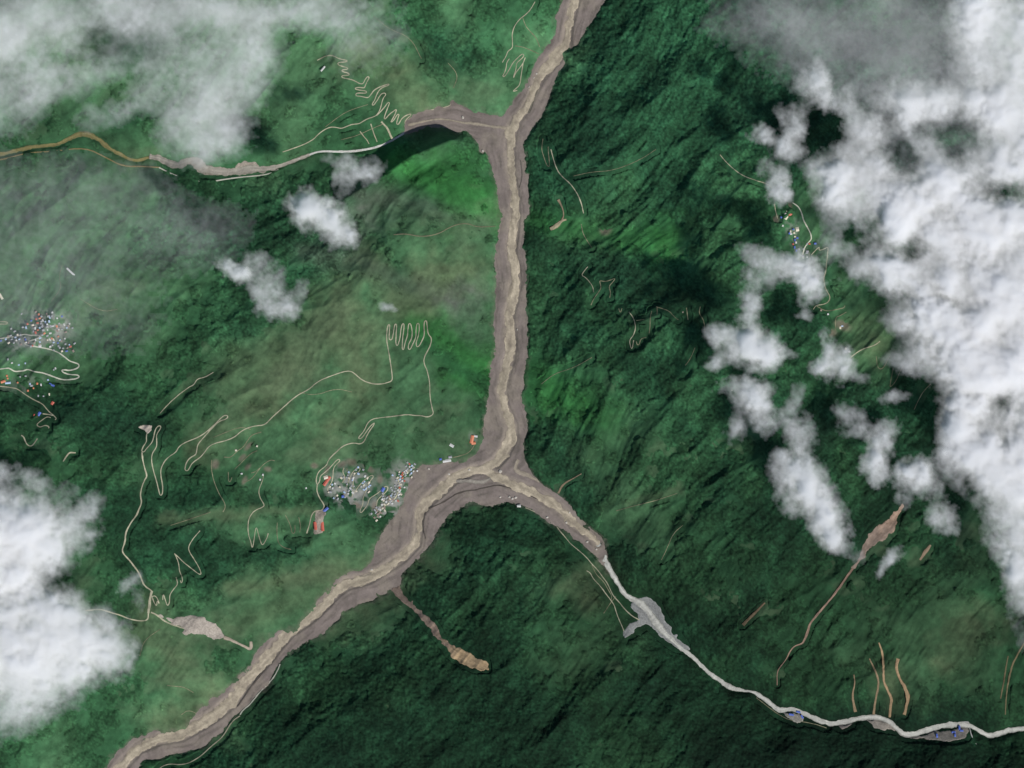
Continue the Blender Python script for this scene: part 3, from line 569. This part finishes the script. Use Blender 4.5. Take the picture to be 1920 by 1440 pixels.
def scar_sheet(pts, c, cend, seed):
    P = [p[:2] for p in pts]; Wd_ = [p[2] for p in pts]; a_ = np.array(P)
    def cf(X, Y):
        S, C = along(X, Y, P); t = S/max(S.max(), 1)
        k = sstep(.45, .8, t+.3*(fbm(X, Y, 10, 3, seed+2)-.5))[..., None]
        f = fbm(S/5, C, 3.2, 4, seed, .65)[..., None]
        g2 = fbm(X, Y, 6, 3, seed+5)[..., None]
        return (np.array(c)*(1-k)+np.array(cend)*k)*(.45+.75*f+.35*g2)
    lo = a_.min(0)-25; hi = a_.max(0)+25
    return sheet("landslide_scar", lambda X, Y: seg_dist(X, Y, P, Wd_), lo[0], lo[1], hi[0], hi[1], hs, M_SOIL, 10, seed, 2.0, 1.1, cf, 9)
structure(scar_sheet(SCARS[0][2], (.185,.14,.11), (.33,.24,.14), 610))
structure(scar_sheet(SCARS[1][2][::-1][14:], (.19,.145,.115), (.26,.185,.135), 620))
for tp, tc, sd2 in [([(765,235,5),(800,226,4),(835,222,4),(865,230,4),(895,232,6),(925,238,5),(950,240,8)], (.27,.235,.18), 630),
    ([(835,906,5),(870,901,7),(905,905,9),(920,896,6)], (.24,.22,.185), 631),
    ([(795,957,3),(815,949,3),(835,940,3),(850,929,3),(870,921,2.5),(890,919,2.5),(915,913,2.5),(935,909,2),(960,916,2),(990,927,3),(1010,937,3)], (.07,.06,.05), 632),
    ([(972,862,5),(962,880,7),(985,890,8),(1012,903,5)], (.26,.225,.175), 633),([(1012,150,2),(1004,180,3),(992,212,3)], (.14,.13,.10), 634),
    ([(976,300,2),(980,330,3),(974,352,2)], (.11,.10,.085), 635),([(776,1000,2),(770,1020,2.5),(748,1038,2)], (.25,.22,.17), 636),([(700,1072,2),(670,1084,3),(640,1094,3),(615,1112,2)], (.25,.22,.17), 637),
    ([(798,958,2.5),(792,985,2),(798,1010,2)], (.08,.07,.06), 638),([(500,1250,2),(470,1290,3),(445,1325,2)], (.10,.085,.07), 639)]:
    structure(ribbon("channel", tp, M_SOIL, mudz, 1.6, 1, sd2, 7, .8, True, tc, tuple(v*.75 for v in (.185,.157,.137))))
for i, (lab, c, pts) in enumerate(SCARS):
    if i == 0: continue
    if i == 1: pts = [(q[0], q[1], q[2]*.72) for q in pts[7:]]
    structure(ribbon("landslide_scar", pts, M_SOIL, hs, 2.6, 1.05, 400+i, 9, .42, True, c, tuple(v*.62 for v in c), (.34,.245,.14) if i == 0 else None))
for i, (nm, c, poly) in enumerate(GRAVEL):
    a = np.array(poly); lo = a.min(0)-8; hi = a.max(0)+8
    structure(sheet(nm, lambda X, Y: poly_sdf(X, Y, poly), lo[0], lo[1], hi[0], hi[1], hs, plain_mat("gravel", c, 10, .3, .95, 1.5, 12), 9, 500+i, 2.2, 1.2, None, 12))

# ------------------------------------------------------------------ buildings
random.seed(7)
ROOF = {n: plain_mat(n+"_roof", c, 6, .12, .55) for n, c in dict(white=(.52,.52,.50), blue=(.08,.13,.42), red=(.45,.11,.075), orange=(.55,.20,.11), grey=(.30,.31,.32),
        cream=(.58,.53,.42), brown=(.26,.20,.17), pale_blue=(.36,.46,.60)).items()}
WALLM = plain_mat("plaster_wall", (.45,.42,.37), 5, .12, .9)
def gable(L, Wd, h, rh, over=.6):
    a, b = L/2, Wd/2
    V = [(-a,-b,-4),(a,-b,-4),(a,b,-4),(-a,b,-4),(-a,-b,h),(a,-b,h),(a,b,h),(-a,b,h),(-a,0,h+rh*.9),(a,0,h+rh*.9)]
    Fw = [(0,1,5,4),(1,2,6,5),(2,3,7,6),(3,0,4,7)]; Ft = [(4,7,8),(5,9,6)]
    A, B = a+over, b+over; z0 = h-rh*over/b*.9
    R = [(-A,-B,z0),(A,-B,z0),(A,B,z0),(-A,B,z0),(-A,0,h+rh),(A,0,h+rh),
         (-A,-B,z0-.4),(A,-B,z0-.4),(A,B,z0-.4),(-A,B,z0-.4),(-A,0,h+rh-.4),(A,0,h+rh-.4)]
    Fr = [(0,1,5,4),(2,3,4,5),(6,10,11,7),(8,11,10,9),(0,6,7,1),(2,8,9,3),(0,4,10,6),(4,3,9,10),(1,7,11,5),(5,11,8,2)]
    return V, Fw+Ft, R, Fr
_cache = {}
def place_obj(o, px, py, ang):
    z = float(hs(px, py)); z = max(z, 1.5)
    x, y = W(px, py, z); o.location = (x, y, z+1.5); o.rotation_euler = (0, 0, math.radians(ang))
def small_house(px, py, L, Wd, ang, roof, label, group):
    key = (round(L), round(Wd), roof)
    if key not in _cache:
        V, Fw, R, Fr = gable(L, Wd, 4.5, Wd*.22)
        me = bpy.data.meshes.new("house"); n = len(V)
        me.from_pydata(V+R, [], Fw+[tuple(i+n for i in f) for f in Fr])
        me.materials.append(WALLM); me.materials.append(ROOF[roof])
        for k, p in enumerate(me.polygons): p.material_index = 0 if k < len(Fw) else 1
        _cache[key] = me
    o = bpy.data.objects.new("house", _cache[key]); COL.objects.link(o)
    place_obj(o, px, py, ang); o['label'] = label; o['category'] = 'house'; o['group'] = group; SMALL.append((o, px, py, label, group, L, Wd))
    return o
SMALL = []
def big_building(name, px, py, L, Wd, ang, roof, label, cat='building', group=None):
    e = bpy.data.objects.new(name, None); COL.objects.link(e)
    place_obj(e, px, py, ang); e['label'] = label; e['category'] = cat
    if group: e['group'] = group
    V, Fw, R, Fr = gable(L, Wd, 6, Wd*.2, .8)
    for nm, vv, ff, mm in (('wall', V, Fw, WALLM), ('roof', R, Fr, ROOF[roof])):
        me = bpy.data.meshes.new(nm); me.from_pydata(vv, [], ff); me.materials.append(mm)
        c = bpy.data.objects.new(nm, me); COL.objects.link(c); c.parent = e
    stx = L/6
    return e
big = [
('barracks',604.5,985,64,15,95,'red','long red roofed barracks, eastern one of the pair beside the gravel yard'),
('barracks',591.5,986,44,14,97,'red','shorter red roofed barracks west of the long red one by the gravel yard'),
('barracks',611,955.5,32,13,40,'blue','blue roofed hall standing north of the two red barracks'),
('school',613,902,60,16,55,'red','long red roofed building at the western edge of the hairpin village'),
('school',611,895,22,18,20,'cream','cream flat building tucked behind the long red roof of the hairpin village'),
('hall',718,918,24,16,60,'blue','blue roofed building inside a round white hairpin bend in the river village'),
('hall',643,931,14,12,10,'blue','small bright blue roofed building south of the hairpin village terraces'),
('hostel',885,824,44,17,78,'orange','orange roofed complex beside the western edge of the mudflow, main wing'),
('hostel',888,831,22,14,10,'orange','short orange wing attached to the south end of the orange complex'),
('hostel',892,818,20,10,-10,'white','white building touching the north east corner of the orange complex'),
('warehouse',838,864,46,14,9,'white','long white roofed warehouse at the edge of the grey mudflow'),
('warehouse',844,857,18,12,9,'grey','grey roofed shed just north of the long white warehouse'),
('warehouse',826,861,12,10,9,'blue','small blue roofed shed west of the long white warehouse'),
('house',847,835.5,24,14,-30,'white','pale isolated building in the meadow north of the long white warehouse'),
('hall',1480,402,26,20,40,'red','red roofed hall at the top of the cloud edge village'),
('hall',1474,408,22,16,60,'cream','cream building directly below the red roofed hall of the cloud edge village'),
('hall',1495,430,16,22,10,'cream','cream tall building east of the blue roofs in the cloud edge village'),
('camp_building',1484,1340,26,9,-10,'blue','blue roofed camp building, westernmost on the gravel bar by the white river'),
('camp_building',1497,1335,22,8,-15,'blue','blue roofed camp building nearest the river on the western gravel bar'),
('camp_building',1504,1344,20,8,-60,'blue','blue roofed camp building at the eastern tip of the western gravel bar'),
('camp_building',1757,1380,8,24,5,'blue','blue roofed camp building alone on the west part of the eastern yard'),
('camp_building',1788,1373,20,9,0,'blue','blue roofed camp building in the middle of the eastern river yard'),
('camp_building',1799,1366,8,30,0,'blue','tall blue roofed camp building beside the grey concrete yard'),
('camp_building',1791,1379,8,18,0,'blue','blue roofed camp building south of the middle one in the eastern river yard'),
('camp_building',1803,1370,18,8,0,'blue','blue roofed camp building crossing the foot of the tall blue one'),
('hall',98.5,756,18,14,60,'red','red roofed building alone on the dark slope below the western town'),
('hall',73.5,776,22,14,55,'blue','blue roofed building beside the hairpin road below the western town'),
('hall',66.5,779.5,20,14,-10,'red','red roofed building touching the blue one beside the western hairpin road'),
('hall',97,722,32,12,-25,'blue','long blue roofed building in the green field south east of the western town'),
('hall',15,718,30,10,5,'pale_blue','pale blue roofed building at the western edge of the picture by the road'),
('hall',6,715.5,26,12,20,'orange','orange roofed building just west of the pale blue one at the picture edge'),
('hall',75,649,16,15,0,'white','bright white square building at the southern rim of the western town'),
('hall',134,511,70,9,-43,'white','long narrow white building alone in the hazy green meadow'),
('hall',2,556,34,12,-60,'cream','cream building cut by the western picture edge above the town'),
('hall',605.5,129,34,8,50,'white','narrow white strip building beside the northern hairpins'),
('hall',973,949,20,14,10,'white','white ruined building on the south bank of the confluence mud'),
]
for nm, px, py, L, Wd, ang, rf, lab in big:
    big_building(nm, px, py, L, Wd, ang, rf, lab)
hcount = 0
taken = [(b[1], b[2]) for b in big]
def scatter(pts, n, spread, mix, place, group, size=(8, 13), angs=(0, 90), sep=3.2, pathlike=False):
    global hcount
    D = dense(pts, 1.0, False) if pathlike else np.array(pts, float)
    tries = 0; k = 0
    while k < n and tries < 4000:
        tries += 1
        if pathlike: c = D[random.randrange(len(D))]; r = spread; x = c[0]+random.gauss(0, r); y = c[1]+random.gauss(0, r)
        else:
            c = D[random.randrange(len(D))]; x = c[0]+random.gauss(0, c[2]); y = c[1]+random.gauss(0, c[3])
        if any((x-a)**2+(y-b)**2 < sep*sep for a, b in taken) or x < 1 or y < 1: continue
        taken.append((x, y)); rf = random.choice(mix)
        L = random.choice((size[0], (size[0]+size[1])//2, size[1])); Wd = random.choice((7, 9))
        small_house(x, y, L, Wd, random.choice(angs)+random.gauss(0, 8), rf, 'small %s roofed house %s' % (rf.replace('_', ' '), place), group)
        k += 1; hcount += 1
tm = ['white','grey','grey','pale_blue','blue','orange','brown','cream','grey','white','grey','brown','red','pale_blue']
scatter([(88,600,22,10),(85,612,20,9),(95,622,16,12),(120,648,12,9),(75,606,22,9),(25,636,14,6),(60,640,18,8)], 104, 0, tm, 'in the dense hazy town on the western slope', 'houses of the dense western town', angs=(20, 110), sep=3.0)
scatter([(30,678,20,6),(95,692,12,3),(65,722,10,5),(72,738,12,8),(15,710,12,6),(80,712,12,4),(45,704,18,3)], 22, 0, ['orange','white','cream','grey','grey','pale_blue'], 'scattered in the fields below the western town', 'houses below the western town', sep=4)
scatter([(740,930),(748,915),(750,900),(758,890),(770,878)], 52, 6.5, ['white','grey','white','cream','pale_blue','grey','red'], 'along the road at the mudflow edge', 'houses at the edge of the mudflow', pathlike=True, angs=(50, 140))
scatter([(705,968),(715,950),(728,942),(738,935),(715,935)], 36, 5.5, ['white','grey','cream','grey','brown'], 'on the lower terraces of the river village', 'houses of the river village terraces', pathlike=True, angs=(45, 135))
scatter([(632,925),(642,920),(640,928),(655,922),(668,915),(678,908),(692,914),(672,880),(620,915),(652,935),(664,893)], 46, 5.5, ['white','grey','grey','cream','pale_blue'], 'between the hairpins of the hillside village', 'houses of the hairpin village', pathlike=False or True, angs=(60, 150))
scatter([(1478,426,6,4),(1486,436,6,5),(1488,448,4,6),(1492,466,4,5),(1520,457,6,5),(1510,475,4,4),(1475,400,5,5)], 26, 0, ['blue','blue','white','grey','cream','red'], 'in the village under the edge of the clouds', 'houses of the cloud edge village', sep=3)
scatter([(1548,585,10,5),(1580,620,10,8),(1595,655,10,8),(1365,730,6,10),(1280,585,4,4)], 8, 0, ['white','pale_blue','brown','cream'], 'thinly scattered on the slope south of the cloud edge village', 'houses scattered on the eastern slope', sep=5)
scatter([(455,842,12,4),(480,838,5,4),(455,888,6,3),(490,897,4,4),(573,915,6,6),(400,895,6,3)], 6, 0, ['white','white','cream'], 'standing alone among the terraced meadow tracks', 'houses among the terraced meadow', sep=5)
ORD = ['northernmost','second from the north','third from the north','fourth from the north','fifth from the north','sixth from the north','seventh from the north','eighth from the north','ninth from the north','tenth from the north']
def relabel(items, fmt):
    """items: (object, px, py, key) with equal keys told apart by their order from the north"""
    by = {}
    for it in items: by.setdefault(it[3], []).append(it)
    for key, L in by.items():
        L.sort(key=lambda t: t[2])
        for r, it in enumerate(L):
            it[0]['label'] = key if len(L) == 1 else key + ', ' + ('southernmost' if r == len(L)-1 else ORD[min(r, 9)])
PLACE = {'houses of the dense western town':'of the dense western town','houses below the western town':'of the fields below the town','houses at the edge of the mudflow':'of the mudflow edge road',
 'houses of the river village terraces':'of the river village terraces','houses of the hairpin village':'of the hairpin village','houses of the cloud edge village':'of the cloud edge village',
 'houses scattered on the eastern slope':'of the eastern slope','houses among the terraced meadow':'of the terraced meadow'}
its = []
for g in PLACE:
    M = [t for t in SMALL if t[4] == g]
    xs = sorted(t[1] for t in M); ys = sorted(t[2] for t in M); n = len(M)
    for o, x, y, lab, _, L, Wd in M:
        i = 0 if x <= xs[n//3] else (1 if x <= xs[2*n//3] else 2); j = 0 if y <= ys[n//3] else (1 if y <= ys[2*n//3] else 2)
        part = [['north west','north','north east'],['west','middle','east'],['south west','south','south east']][j][i]
        if n < 12: part = ['north','middle','south'][j]
        roof = lab.split()[1] if lab.split()[1] != 'pale' else 'pale blue'
        its.append((o, x, y, '%s %s roofed house, %s %s' % ('squat' if L-Wd < 3 else 'long', roof, part, PLACE[g])))
relabel(its, None)
# boulders and wrecked walls stranded on the mud
import bmesh
M_ROCK = plain_mat("pale_rock", (.42,.39,.34), 3, .25, .9)
BO = [(1006,138,5,'northern'),(1001,146,4,'northern'),(992,163,4,'northern'),(868,220,7,'western side'),(905,283,6,'western side'),(970,618,4,'straight middle'),
 (750,905,5,'village side'),(804,879,6,'village side'),(842,889,6,'village side'),(880,881,6,'village side'),(938,884,9,'confluence'),(1003,882,8,'confluence'),(1018,886,6,'confluence'),(938,932,5,'confluence'),(955,932,6,'confluence'),(961,935,6,'confluence'),(967,933,7,'confluence'),
 (1068,961,5,'south eastern'),(1026,970,6,'south eastern'),(1062,980,6,'south eastern'),(1101,1016,6,'south eastern'),(1118,1030,5,'south eastern'),(697,1068,6,'lower')]
bi = []
for k, (px, py, s_, arm) in enumerate(BO):
    rnd = random.Random(k)
    me = bpy.data.meshes.new("boulder")
    bm = bmesh.new(); bmesh.ops.create_icosphere(bm, subdivisions=2, radius=1)
    for v in bm.verts: v.co = Vector((v.co.x*s_*1.2, v.co.y*s_, v.co.z*s_*.6))*(1+rnd.uniform(-.18, .18))
    bm.to_mesh(me); bm.free(); me.materials.append(M_ROCK)
    o = bpy.data.objects.new("boulder", me); COL.objects.link(o)
    z = float(mudz(px, py)); x, y = W(px, py, z+2); o.location = (x, y, z+1.5+s_*.2); o.rotation_euler = (0, 0, rnd.uniform(0, 3))
    o['category'] = 'boulder'; o['group'] = 'boulders stranded on the mud'
    bi.append((o, px, py, 'pale boulder on the %s mudflow' % arm))
relabel(bi, None)

# ------------------------------------------------------------------ clouds
SIGMA = 0.032
def cloud_mat():
    def b(nt, out):
        v = nt.nodes.new("ShaderNodeVolumeScatter"); v.inputs['Color'].default_value = (1, .998, .989, 1)
        v.inputs['Density'].default_value = SIGMA; v.inputs['Anisotropy'].default_value = 0.0
        nt.links.new(v.outputs[0], out.inputs['Volume'])
    return mat("cloud_vapour", b)
M_CLOUD = cloud_mat()
def cloud(label, blobs, z=880, T=150, step=2.6, seed=0, ns=.55, wlen=60, name="cloud", aniso=0, holes=(), amax=1.0):
    B = np.array([(b[0], b[1], b[2], b[3], math.radians(b[4]), b[5]) for b in blobs])
    R = np.maximum(B[:, 2], B[:, 3])*1.7+10
    x0, x1 = (B[:, 0]-R).min(), (B[:, 0]+R).max(); y0, y1 = (B[:, 1]-R).min(), (B[:, 1]+R).max()
    gx = np.arange(x0, x1, step); gy = np.arange(y0, y1, step); X, Y = np.meshgrid(gx, gy)
    wx = X + 44*(fbm(X, Y, 60, 6, seed+1, .66)-.5); wy = Y + 44*(fbm(X, Y, 60, 6, seed+2, .66)-.5)
    keepf = np.ones(X.shape)
    for cx, cy_, rx, ry, a, s in B:
        dx, dy = wx-cx, wy-cy_; u = (dx*math.cos(a)+dy*math.sin(a))/rx; v = (-dx*math.sin(a)+dy*math.cos(a))/ry
        keepf *= 1-s*np.exp(-(u*u+v*v)**1.3*.62)
    for cx, cy_, rx, ry, s in holes:
        u = (wx-cx)/rx; v = (wy-cy_)/ry; keepf = 1-(1-keepf)*(1-s*np.exp(-(u*u+v*v)))
    f = 1-keepf
    n = fbm(X+aniso*Y*.0, Y*(1-aniso*.6), wlen, 5, seed+3, .6)
    fine = fbm(X, Y, 11, 3, seed+5, .6)
    g = f + (n-.5)*ns*2*np.clip(f*(1.25-f)*2.2, 0, 1) + (fine-.5)*.42*np.clip(f*(1.1-f)*3, 0, 1)
    A = np.clip((g-.14)/.84, 0, 1)*amax; over = np.clip((g-.14)/.84*amax-.86, 0, .5)
    th = (-np.log(1-np.clip(A, 0, .86)) + 9*over)/SIGMA
    bill = fbm(X, Y, 62, 4, seed+7, .48)
    th = th*(.75+.5*bill)
    Zt = z + .75*th + .2
    Zb = z - .25*th - .2
    keep = A > .03
    k = keep[:-1, :-1] | keep[1:, :-1] | keep[1:, 1:] | keep[:-1, 1:]
    nr, nc = X.shape
    F = grid_faces(nr, nc, k); nv = nr*nc
    Xt, Yt = W(X, Y, Zt); Xb, Yb = W(X, Y, Zb)
    V = np.concatenate([np.stack([Xt, Yt, Zt], -1).reshape(-1, 3), np.stack([Xb, Yb, Zb], -1).reshape(-1, 3)])
    # side walls close the rim
    E = {}
    rim = []
    Kp = np.pad(k, 1)
    idx = np.arange(nv).reshape(nr, nc)
    r, c = np.nonzero(k & ~Kp[:-2, 1:-1]); rim.append(np.stack([idx[r, c+1], idx[r, c], idx[r, c]+nv, idx[r, c+1]+nv], -1)) if len(r) else None
    r, c = np.nonzero(k & ~Kp[2:, 1:-1]); rim.append(np.stack([idx[r+1, c], idx[r+1, c+1], idx[r+1, c+1]+nv, idx[r+1, c]+nv], -1)) if len(r) else None
    r, c = np.nonzero(k & ~Kp[1:-1, :-2]); rim.append(np.stack([idx[r, c], idx[r+1, c], idx[r+1, c]+nv, idx[r, c]+nv], -1)) if len(r) else None
    r, c = np.nonzero(k & ~Kp[1:-1, 2:]); rim.append(np.stack([idx[r+1, c+1], idx[r, c+1], idx[r, c+1]+nv, idx[r+1, c+1]+nv], -1)) if len(r) else None
    F = np.concatenate([F, F[:, ::-1]+nv]+rim)
    D = np.concatenate([A.ravel(), A.ravel()])
    used = np.unique(F); rm = np.full(len(V), -1, np.int64); rm[used] = np.arange(len(used))
    o = mesh_from(name, V[used], rm[F], M_CLOUD, {})
    o['label'] = label; o['category'] = 'cloud'
    return o
CLOUDS = [
('huge bright white cloud bank filling the eastern side',
 [(1890,60,75,110,0,1),(1850,20,55,60,0,.75),(1880,190,60,60,0,.85),(1815,100,40,60,0,.45),(1795,190,50,40,0,.55),(1590,200,20,40,-15,.65),(1620,255,36,42,-20,.9),(1590,305,50,36,20,.75),(1640,335,60,42,20,.95),
  (1690,195,45,34,10,.8),(1740,180,55,30,0,.6),(1710,225,30,25,-40,.7),(1748,285,28,50,-15,.9),(1765,345,40,40,0,.85),(1695,400,64,50,20,1),(1575,335,45,28,20,.65),(1565,375,36,26,20,.75),
  (1610,400,45,35,0,.75),(1850,430,90,60,0,1),(1855,300,45,36,0,.75),(1905,235,35,60,0,.9),(1800,390,50,40,0,.7),(1590,470,45,30,0,.5),(1640,500,55,34,15,.85),(1700,510,45,40,0,.85),(1755,490,50,40,0,.85),(1770,450,50,40,0,.85),
  (1830,540,80,60,0,1),(1890,600,70,90,0,1),(1870,700,75,80,0,1),(1800,620,70,46,0,.85),(1715,605,50,20,0,.65),(1760,668,50,30,10,.6),(1825,690,50,40,0,.9),(1800,800,36,55,15,1),(1835,860,55,50,0,.95),
  (1895,880,50,80,0,1),(1900,980,36,60,0,1),(1912,1080,22,50,0,.9),(1700,680,35,14,10,.45),(1740,555,40,30,0,.6),(1930,400,60,300,0,.9),(1960,800,60,300,0,.9)], 900, 170, 2.6, 11, .62, 70, 0,
  [(1685,285,24,34,.65),(1660,215,16,30,.55),(1560,265,16,40,.5),(1800,250,40,30,.55),(1780,150,40,24,.5),(1725,235,18,16,.5),(1885,355,42,20,.85),(1640,420,14,16,.5),(1690,470,40,12,.45),(1880,760,18,22,.6),(1877,830,14,20,.5),(1700,475,18,12,.5),(1720,400+60,20,12,.4),(1690,560,30,12,.5),(1790,225,40,20,.5),(1770,560,26,14,.5),(1600,440,14,20,.5)]),
('small bright cloud puff over the valley north of the olive slope', [(580,388,30,26,30,.95),(612,418,34,28,40,1),(640,440,18,18,0,.85)], 860, 90, 2.2, 21, .45, 40, 0, []),
('faint twisted cloud scrap west of the two small puffs', [(432,498,24,13,30,.75),(455,515,22,11,20,.5)], 860, 50, 2.2, 23, .5, 30, 0, []),
('grey ragged cloud puff above the dark western forest', [(500,525,30,36,0,.42),(515,570,26,22,0,.85),(545,582,20,20,0,.5),(480,495,26,26,0,.3),(570,540,14,20,0,.25)], 860, 60, 2.2, 25, .5, 32, 0, []),
('thin small cloud wisps beside the shaded bend of the western river', [(640,302,30,18,0,.5),(690,318,28,20,-15,.5),(640,345,14,26,0,.35),(670,335,20,20,0,.3)], 850, 50, 2.4, 27, .5, 30, 0, []),
('tiny cloud speck north of the zigzag road', [(722,580,15,10,20,.5)], 820, 30, 2, 29, .4, 20, 0, []),
('small pale cloud scrap north of the hairpin junction', [(236,1092,22,14,-40,.55),(262,1122,12,22,0,.22)], 850, 40, 2.2, 31, .45, 25, 0, []),
('white cloud lump on the western edge', [(35,985,62,54,0,1),(75,1030,56,46,0,.95),(20,1065,60,46,0,.95),(160,962,34,26,-50,.65),(138,1003,26,34,20,.55),(-40,1000,70,80,0,1)], 870, 130, 2.5, 33, .45, 50, 0, []),
('grey torn cloud scraps north of the white lump on the western edge', [(18,888,44,20,10,.45),(60,905,36,20,0,.3),(110,925,40,22,0,.25)], 860, 40, 2.6, 35, .5, 35, 0, []),
('large white cloud in the south west corner', [(35,1160,66,54,0,1),(105,1152,60,36,10,1),(60,1225,76,62,0,1),(155,1200,56,46,0,1),(208,1214,38,38,0,1),(120,1262,56,34,0,.8),(35,1290,56,50,0,.9),(20,1335,44,34,0,.5),(-50,1220,90,110,0,1),(110,1310,40,20,0,.35)], 870, 140, 2.5, 37, .45, 50, 0, []),
('curled grey cloud above the orange speck of the eastern slope', [(1430,480,40,18,20,.5),(1485,498,40,22,15,.8),(1515,530,22,30,-10,.95),(1440,515,22,30,0,.35)], 880, 70, 2.2, 41, .5, 34, 0, [(1478,540,16,12,.6)]),
('upright thin cloud strip north of the bright block shaped puff', [(1405,545,16,36,0,.5),(1408,600,20,40,0,.6)], 880, 50, 2.3, 43, .5, 30, 0, []),
('bright block shaped cloud puff east of the scattered tracks', [(1355,628,26,18,10,.8),(1400,650,38,28,0,1),(1432,672,24,30,0,1),(1340,675,18,13,20,.6)], 880, 90, 2.2, 45, .4, 36, 0, []),
('two pronged white cloud below the eastern slope houses', [(1550,660,16,32,10,.8),(1576,682,18,30,-10,.85),(1538,692,18,12,0,.6),(1598,708,28,11,10,.4),(1510,590,20,12,0,.5)], 880, 60, 2.2, 47, .5, 30, 0, []),
('hazy cloud plume south of the bright block shaped puff', [(1365,718,36,13,-10,.45),(1412,738,34,26,0,.75),(1432,775,20,30,-10,.85),(1375,802,20,24,0,.45)], 880, 60, 2.3, 49, .5, 34, 0, []),
('dim grey cloud drift above the large slanted puff', [(1478,788,32,26,30,.5),(1505,822,22,28,0,.5),(1470,675,18,12,0,.45),(1490,740,16,24,0,.25)], 880, 50, 2.4, 51, .5, 34, 0, []),
('large slanted white cloud puff over the eastern forest', [(1486,884,32,26,20,.95),(1512,918,36,38,30,1),(1548,968,32,38,-20,1),(1566,1004,20,20,0,.85),(1600,1040,18,14,30,.3)], 890, 110, 2.2, 53, .4, 40, 0, []),
('narrow slanting cloud streak between the forest and the bank', [(1660,818,20,34,30,.8),(1638,858,22,26,30,.8),(1652,888,16,18,0,.65)], 880, 60, 2.2, 55, .5, 30, 0, []),
('round white puff below the slanting streak', [(1715,886,28,24,10,.95),(1742,918,22,18,30,.5),(1692,930,18,16,0,.4),(1768,975,28,24,35,.6)], 880, 70, 2.2, 57, .45, 30, 0, []),
('faint grey cloud wisps in the dark forest gap', [(1592,772,30,18,0,.36),(1612,805,34,22,20,.38)], 880, 40, 2.4, 59, .5, 30, 0, []),
('small upright grey cloud wisp close to the western rim of the bank', [(1775,838,16,30,0,.6)], 880, 40, 2.4, 60, .5, 30, 0, []),
('flat grey cloud shred above the dark forest gap', [(1680,750,26,12,-20,.45)], 880, 40, 2.4, 62, .5, 30, 0, []),
('feathery cloud wisp beside the orange landslide head', [(1666,1056,30,13,-35,.55)], 860, 30, 2.2, 61, .5, 24, 0, []),
('torn cloud puffs at the north western rim of the cloud bank', [(1535,150,17,34,10,.85),(1505,148,22,14,-20,.4),(1545,190,14,16,0,.6),(1426,254,20,16,25,.7),(1487,240,20,42,15,.62),(1480,286,30,16,10,.5),(1461,350,15,24,-10,.8),(1440,320,20,14,30,.35),(1460,205,16,16,0,.3)], 880, 60, 2.2, 63, .5, 30, 0, []),
('grey veil of high cloud over the north western slopes',
 [(40,25,120,50,0,.85),(200,15,130,34,0,.7),(350,15,150,32,0,.75),(500,20,130,32,0,.68),(610,30,60,30,0,.35),(30,80,75,45,0,.6),(70,160,100,40,-10,.5),(10,195,60,40,0,.48),(200,215,50,22,-20,.48),(260,185,40,22,-40,.4),
  (365,205,66,76,0,.68),(430,170,56,84,8,.62),(300,115,80,45,0,.42),(430,90,80,50,0,.55),(330,60,80,30,0,.35),(400,262,60,26,0,.5),(-80,100,100,160,0,.7),(140,110,90,30,0,.3),(690,60,80,80,0,.28)], 980, 60, 3.0, 65, .50, 80, 0, [(120,205,34,18,.6),(130,108,30,12,.5),(250,90,40,14,.35)]),
('very thin pale veil over the western meadows', [(150,420,230,90,0,.30),(60,540,170,90,0,.27),(290,385,130,60,15,.32),(180,620,180,80,0,.2),(-60,450,140,160,0,.28),(120,330,120,40,0,.22),(380,450,90,60,0,.2)], 960, 40, 4.0, 67, .25, 120, 0, []),
('grey veil of high cloud along the north eastern edge', [(1500,35,150,50,0,.5),(1620,70,150,70,0,.6),(1740,60,130,90,0,.65),(1580,130,140,50,0,.3),(1700,160,120,60,0,.35),(1800,300,150,90,0,.3)], 990, 60, 3.2, 69, .35, 90, 0, []),
]
for i, (lab, bl, z, T, st, sd, ns, wl_, an, holes) in enumerate(CLOUDS):
    cloud(lab, bl, z, T, st, sd*100, ns, wl_, "cloud", an, holes, {65: .80, 67: .40, 69: .46}.get(sd, 1.0))
print("houses", hcount, "terrain", PX.shape)
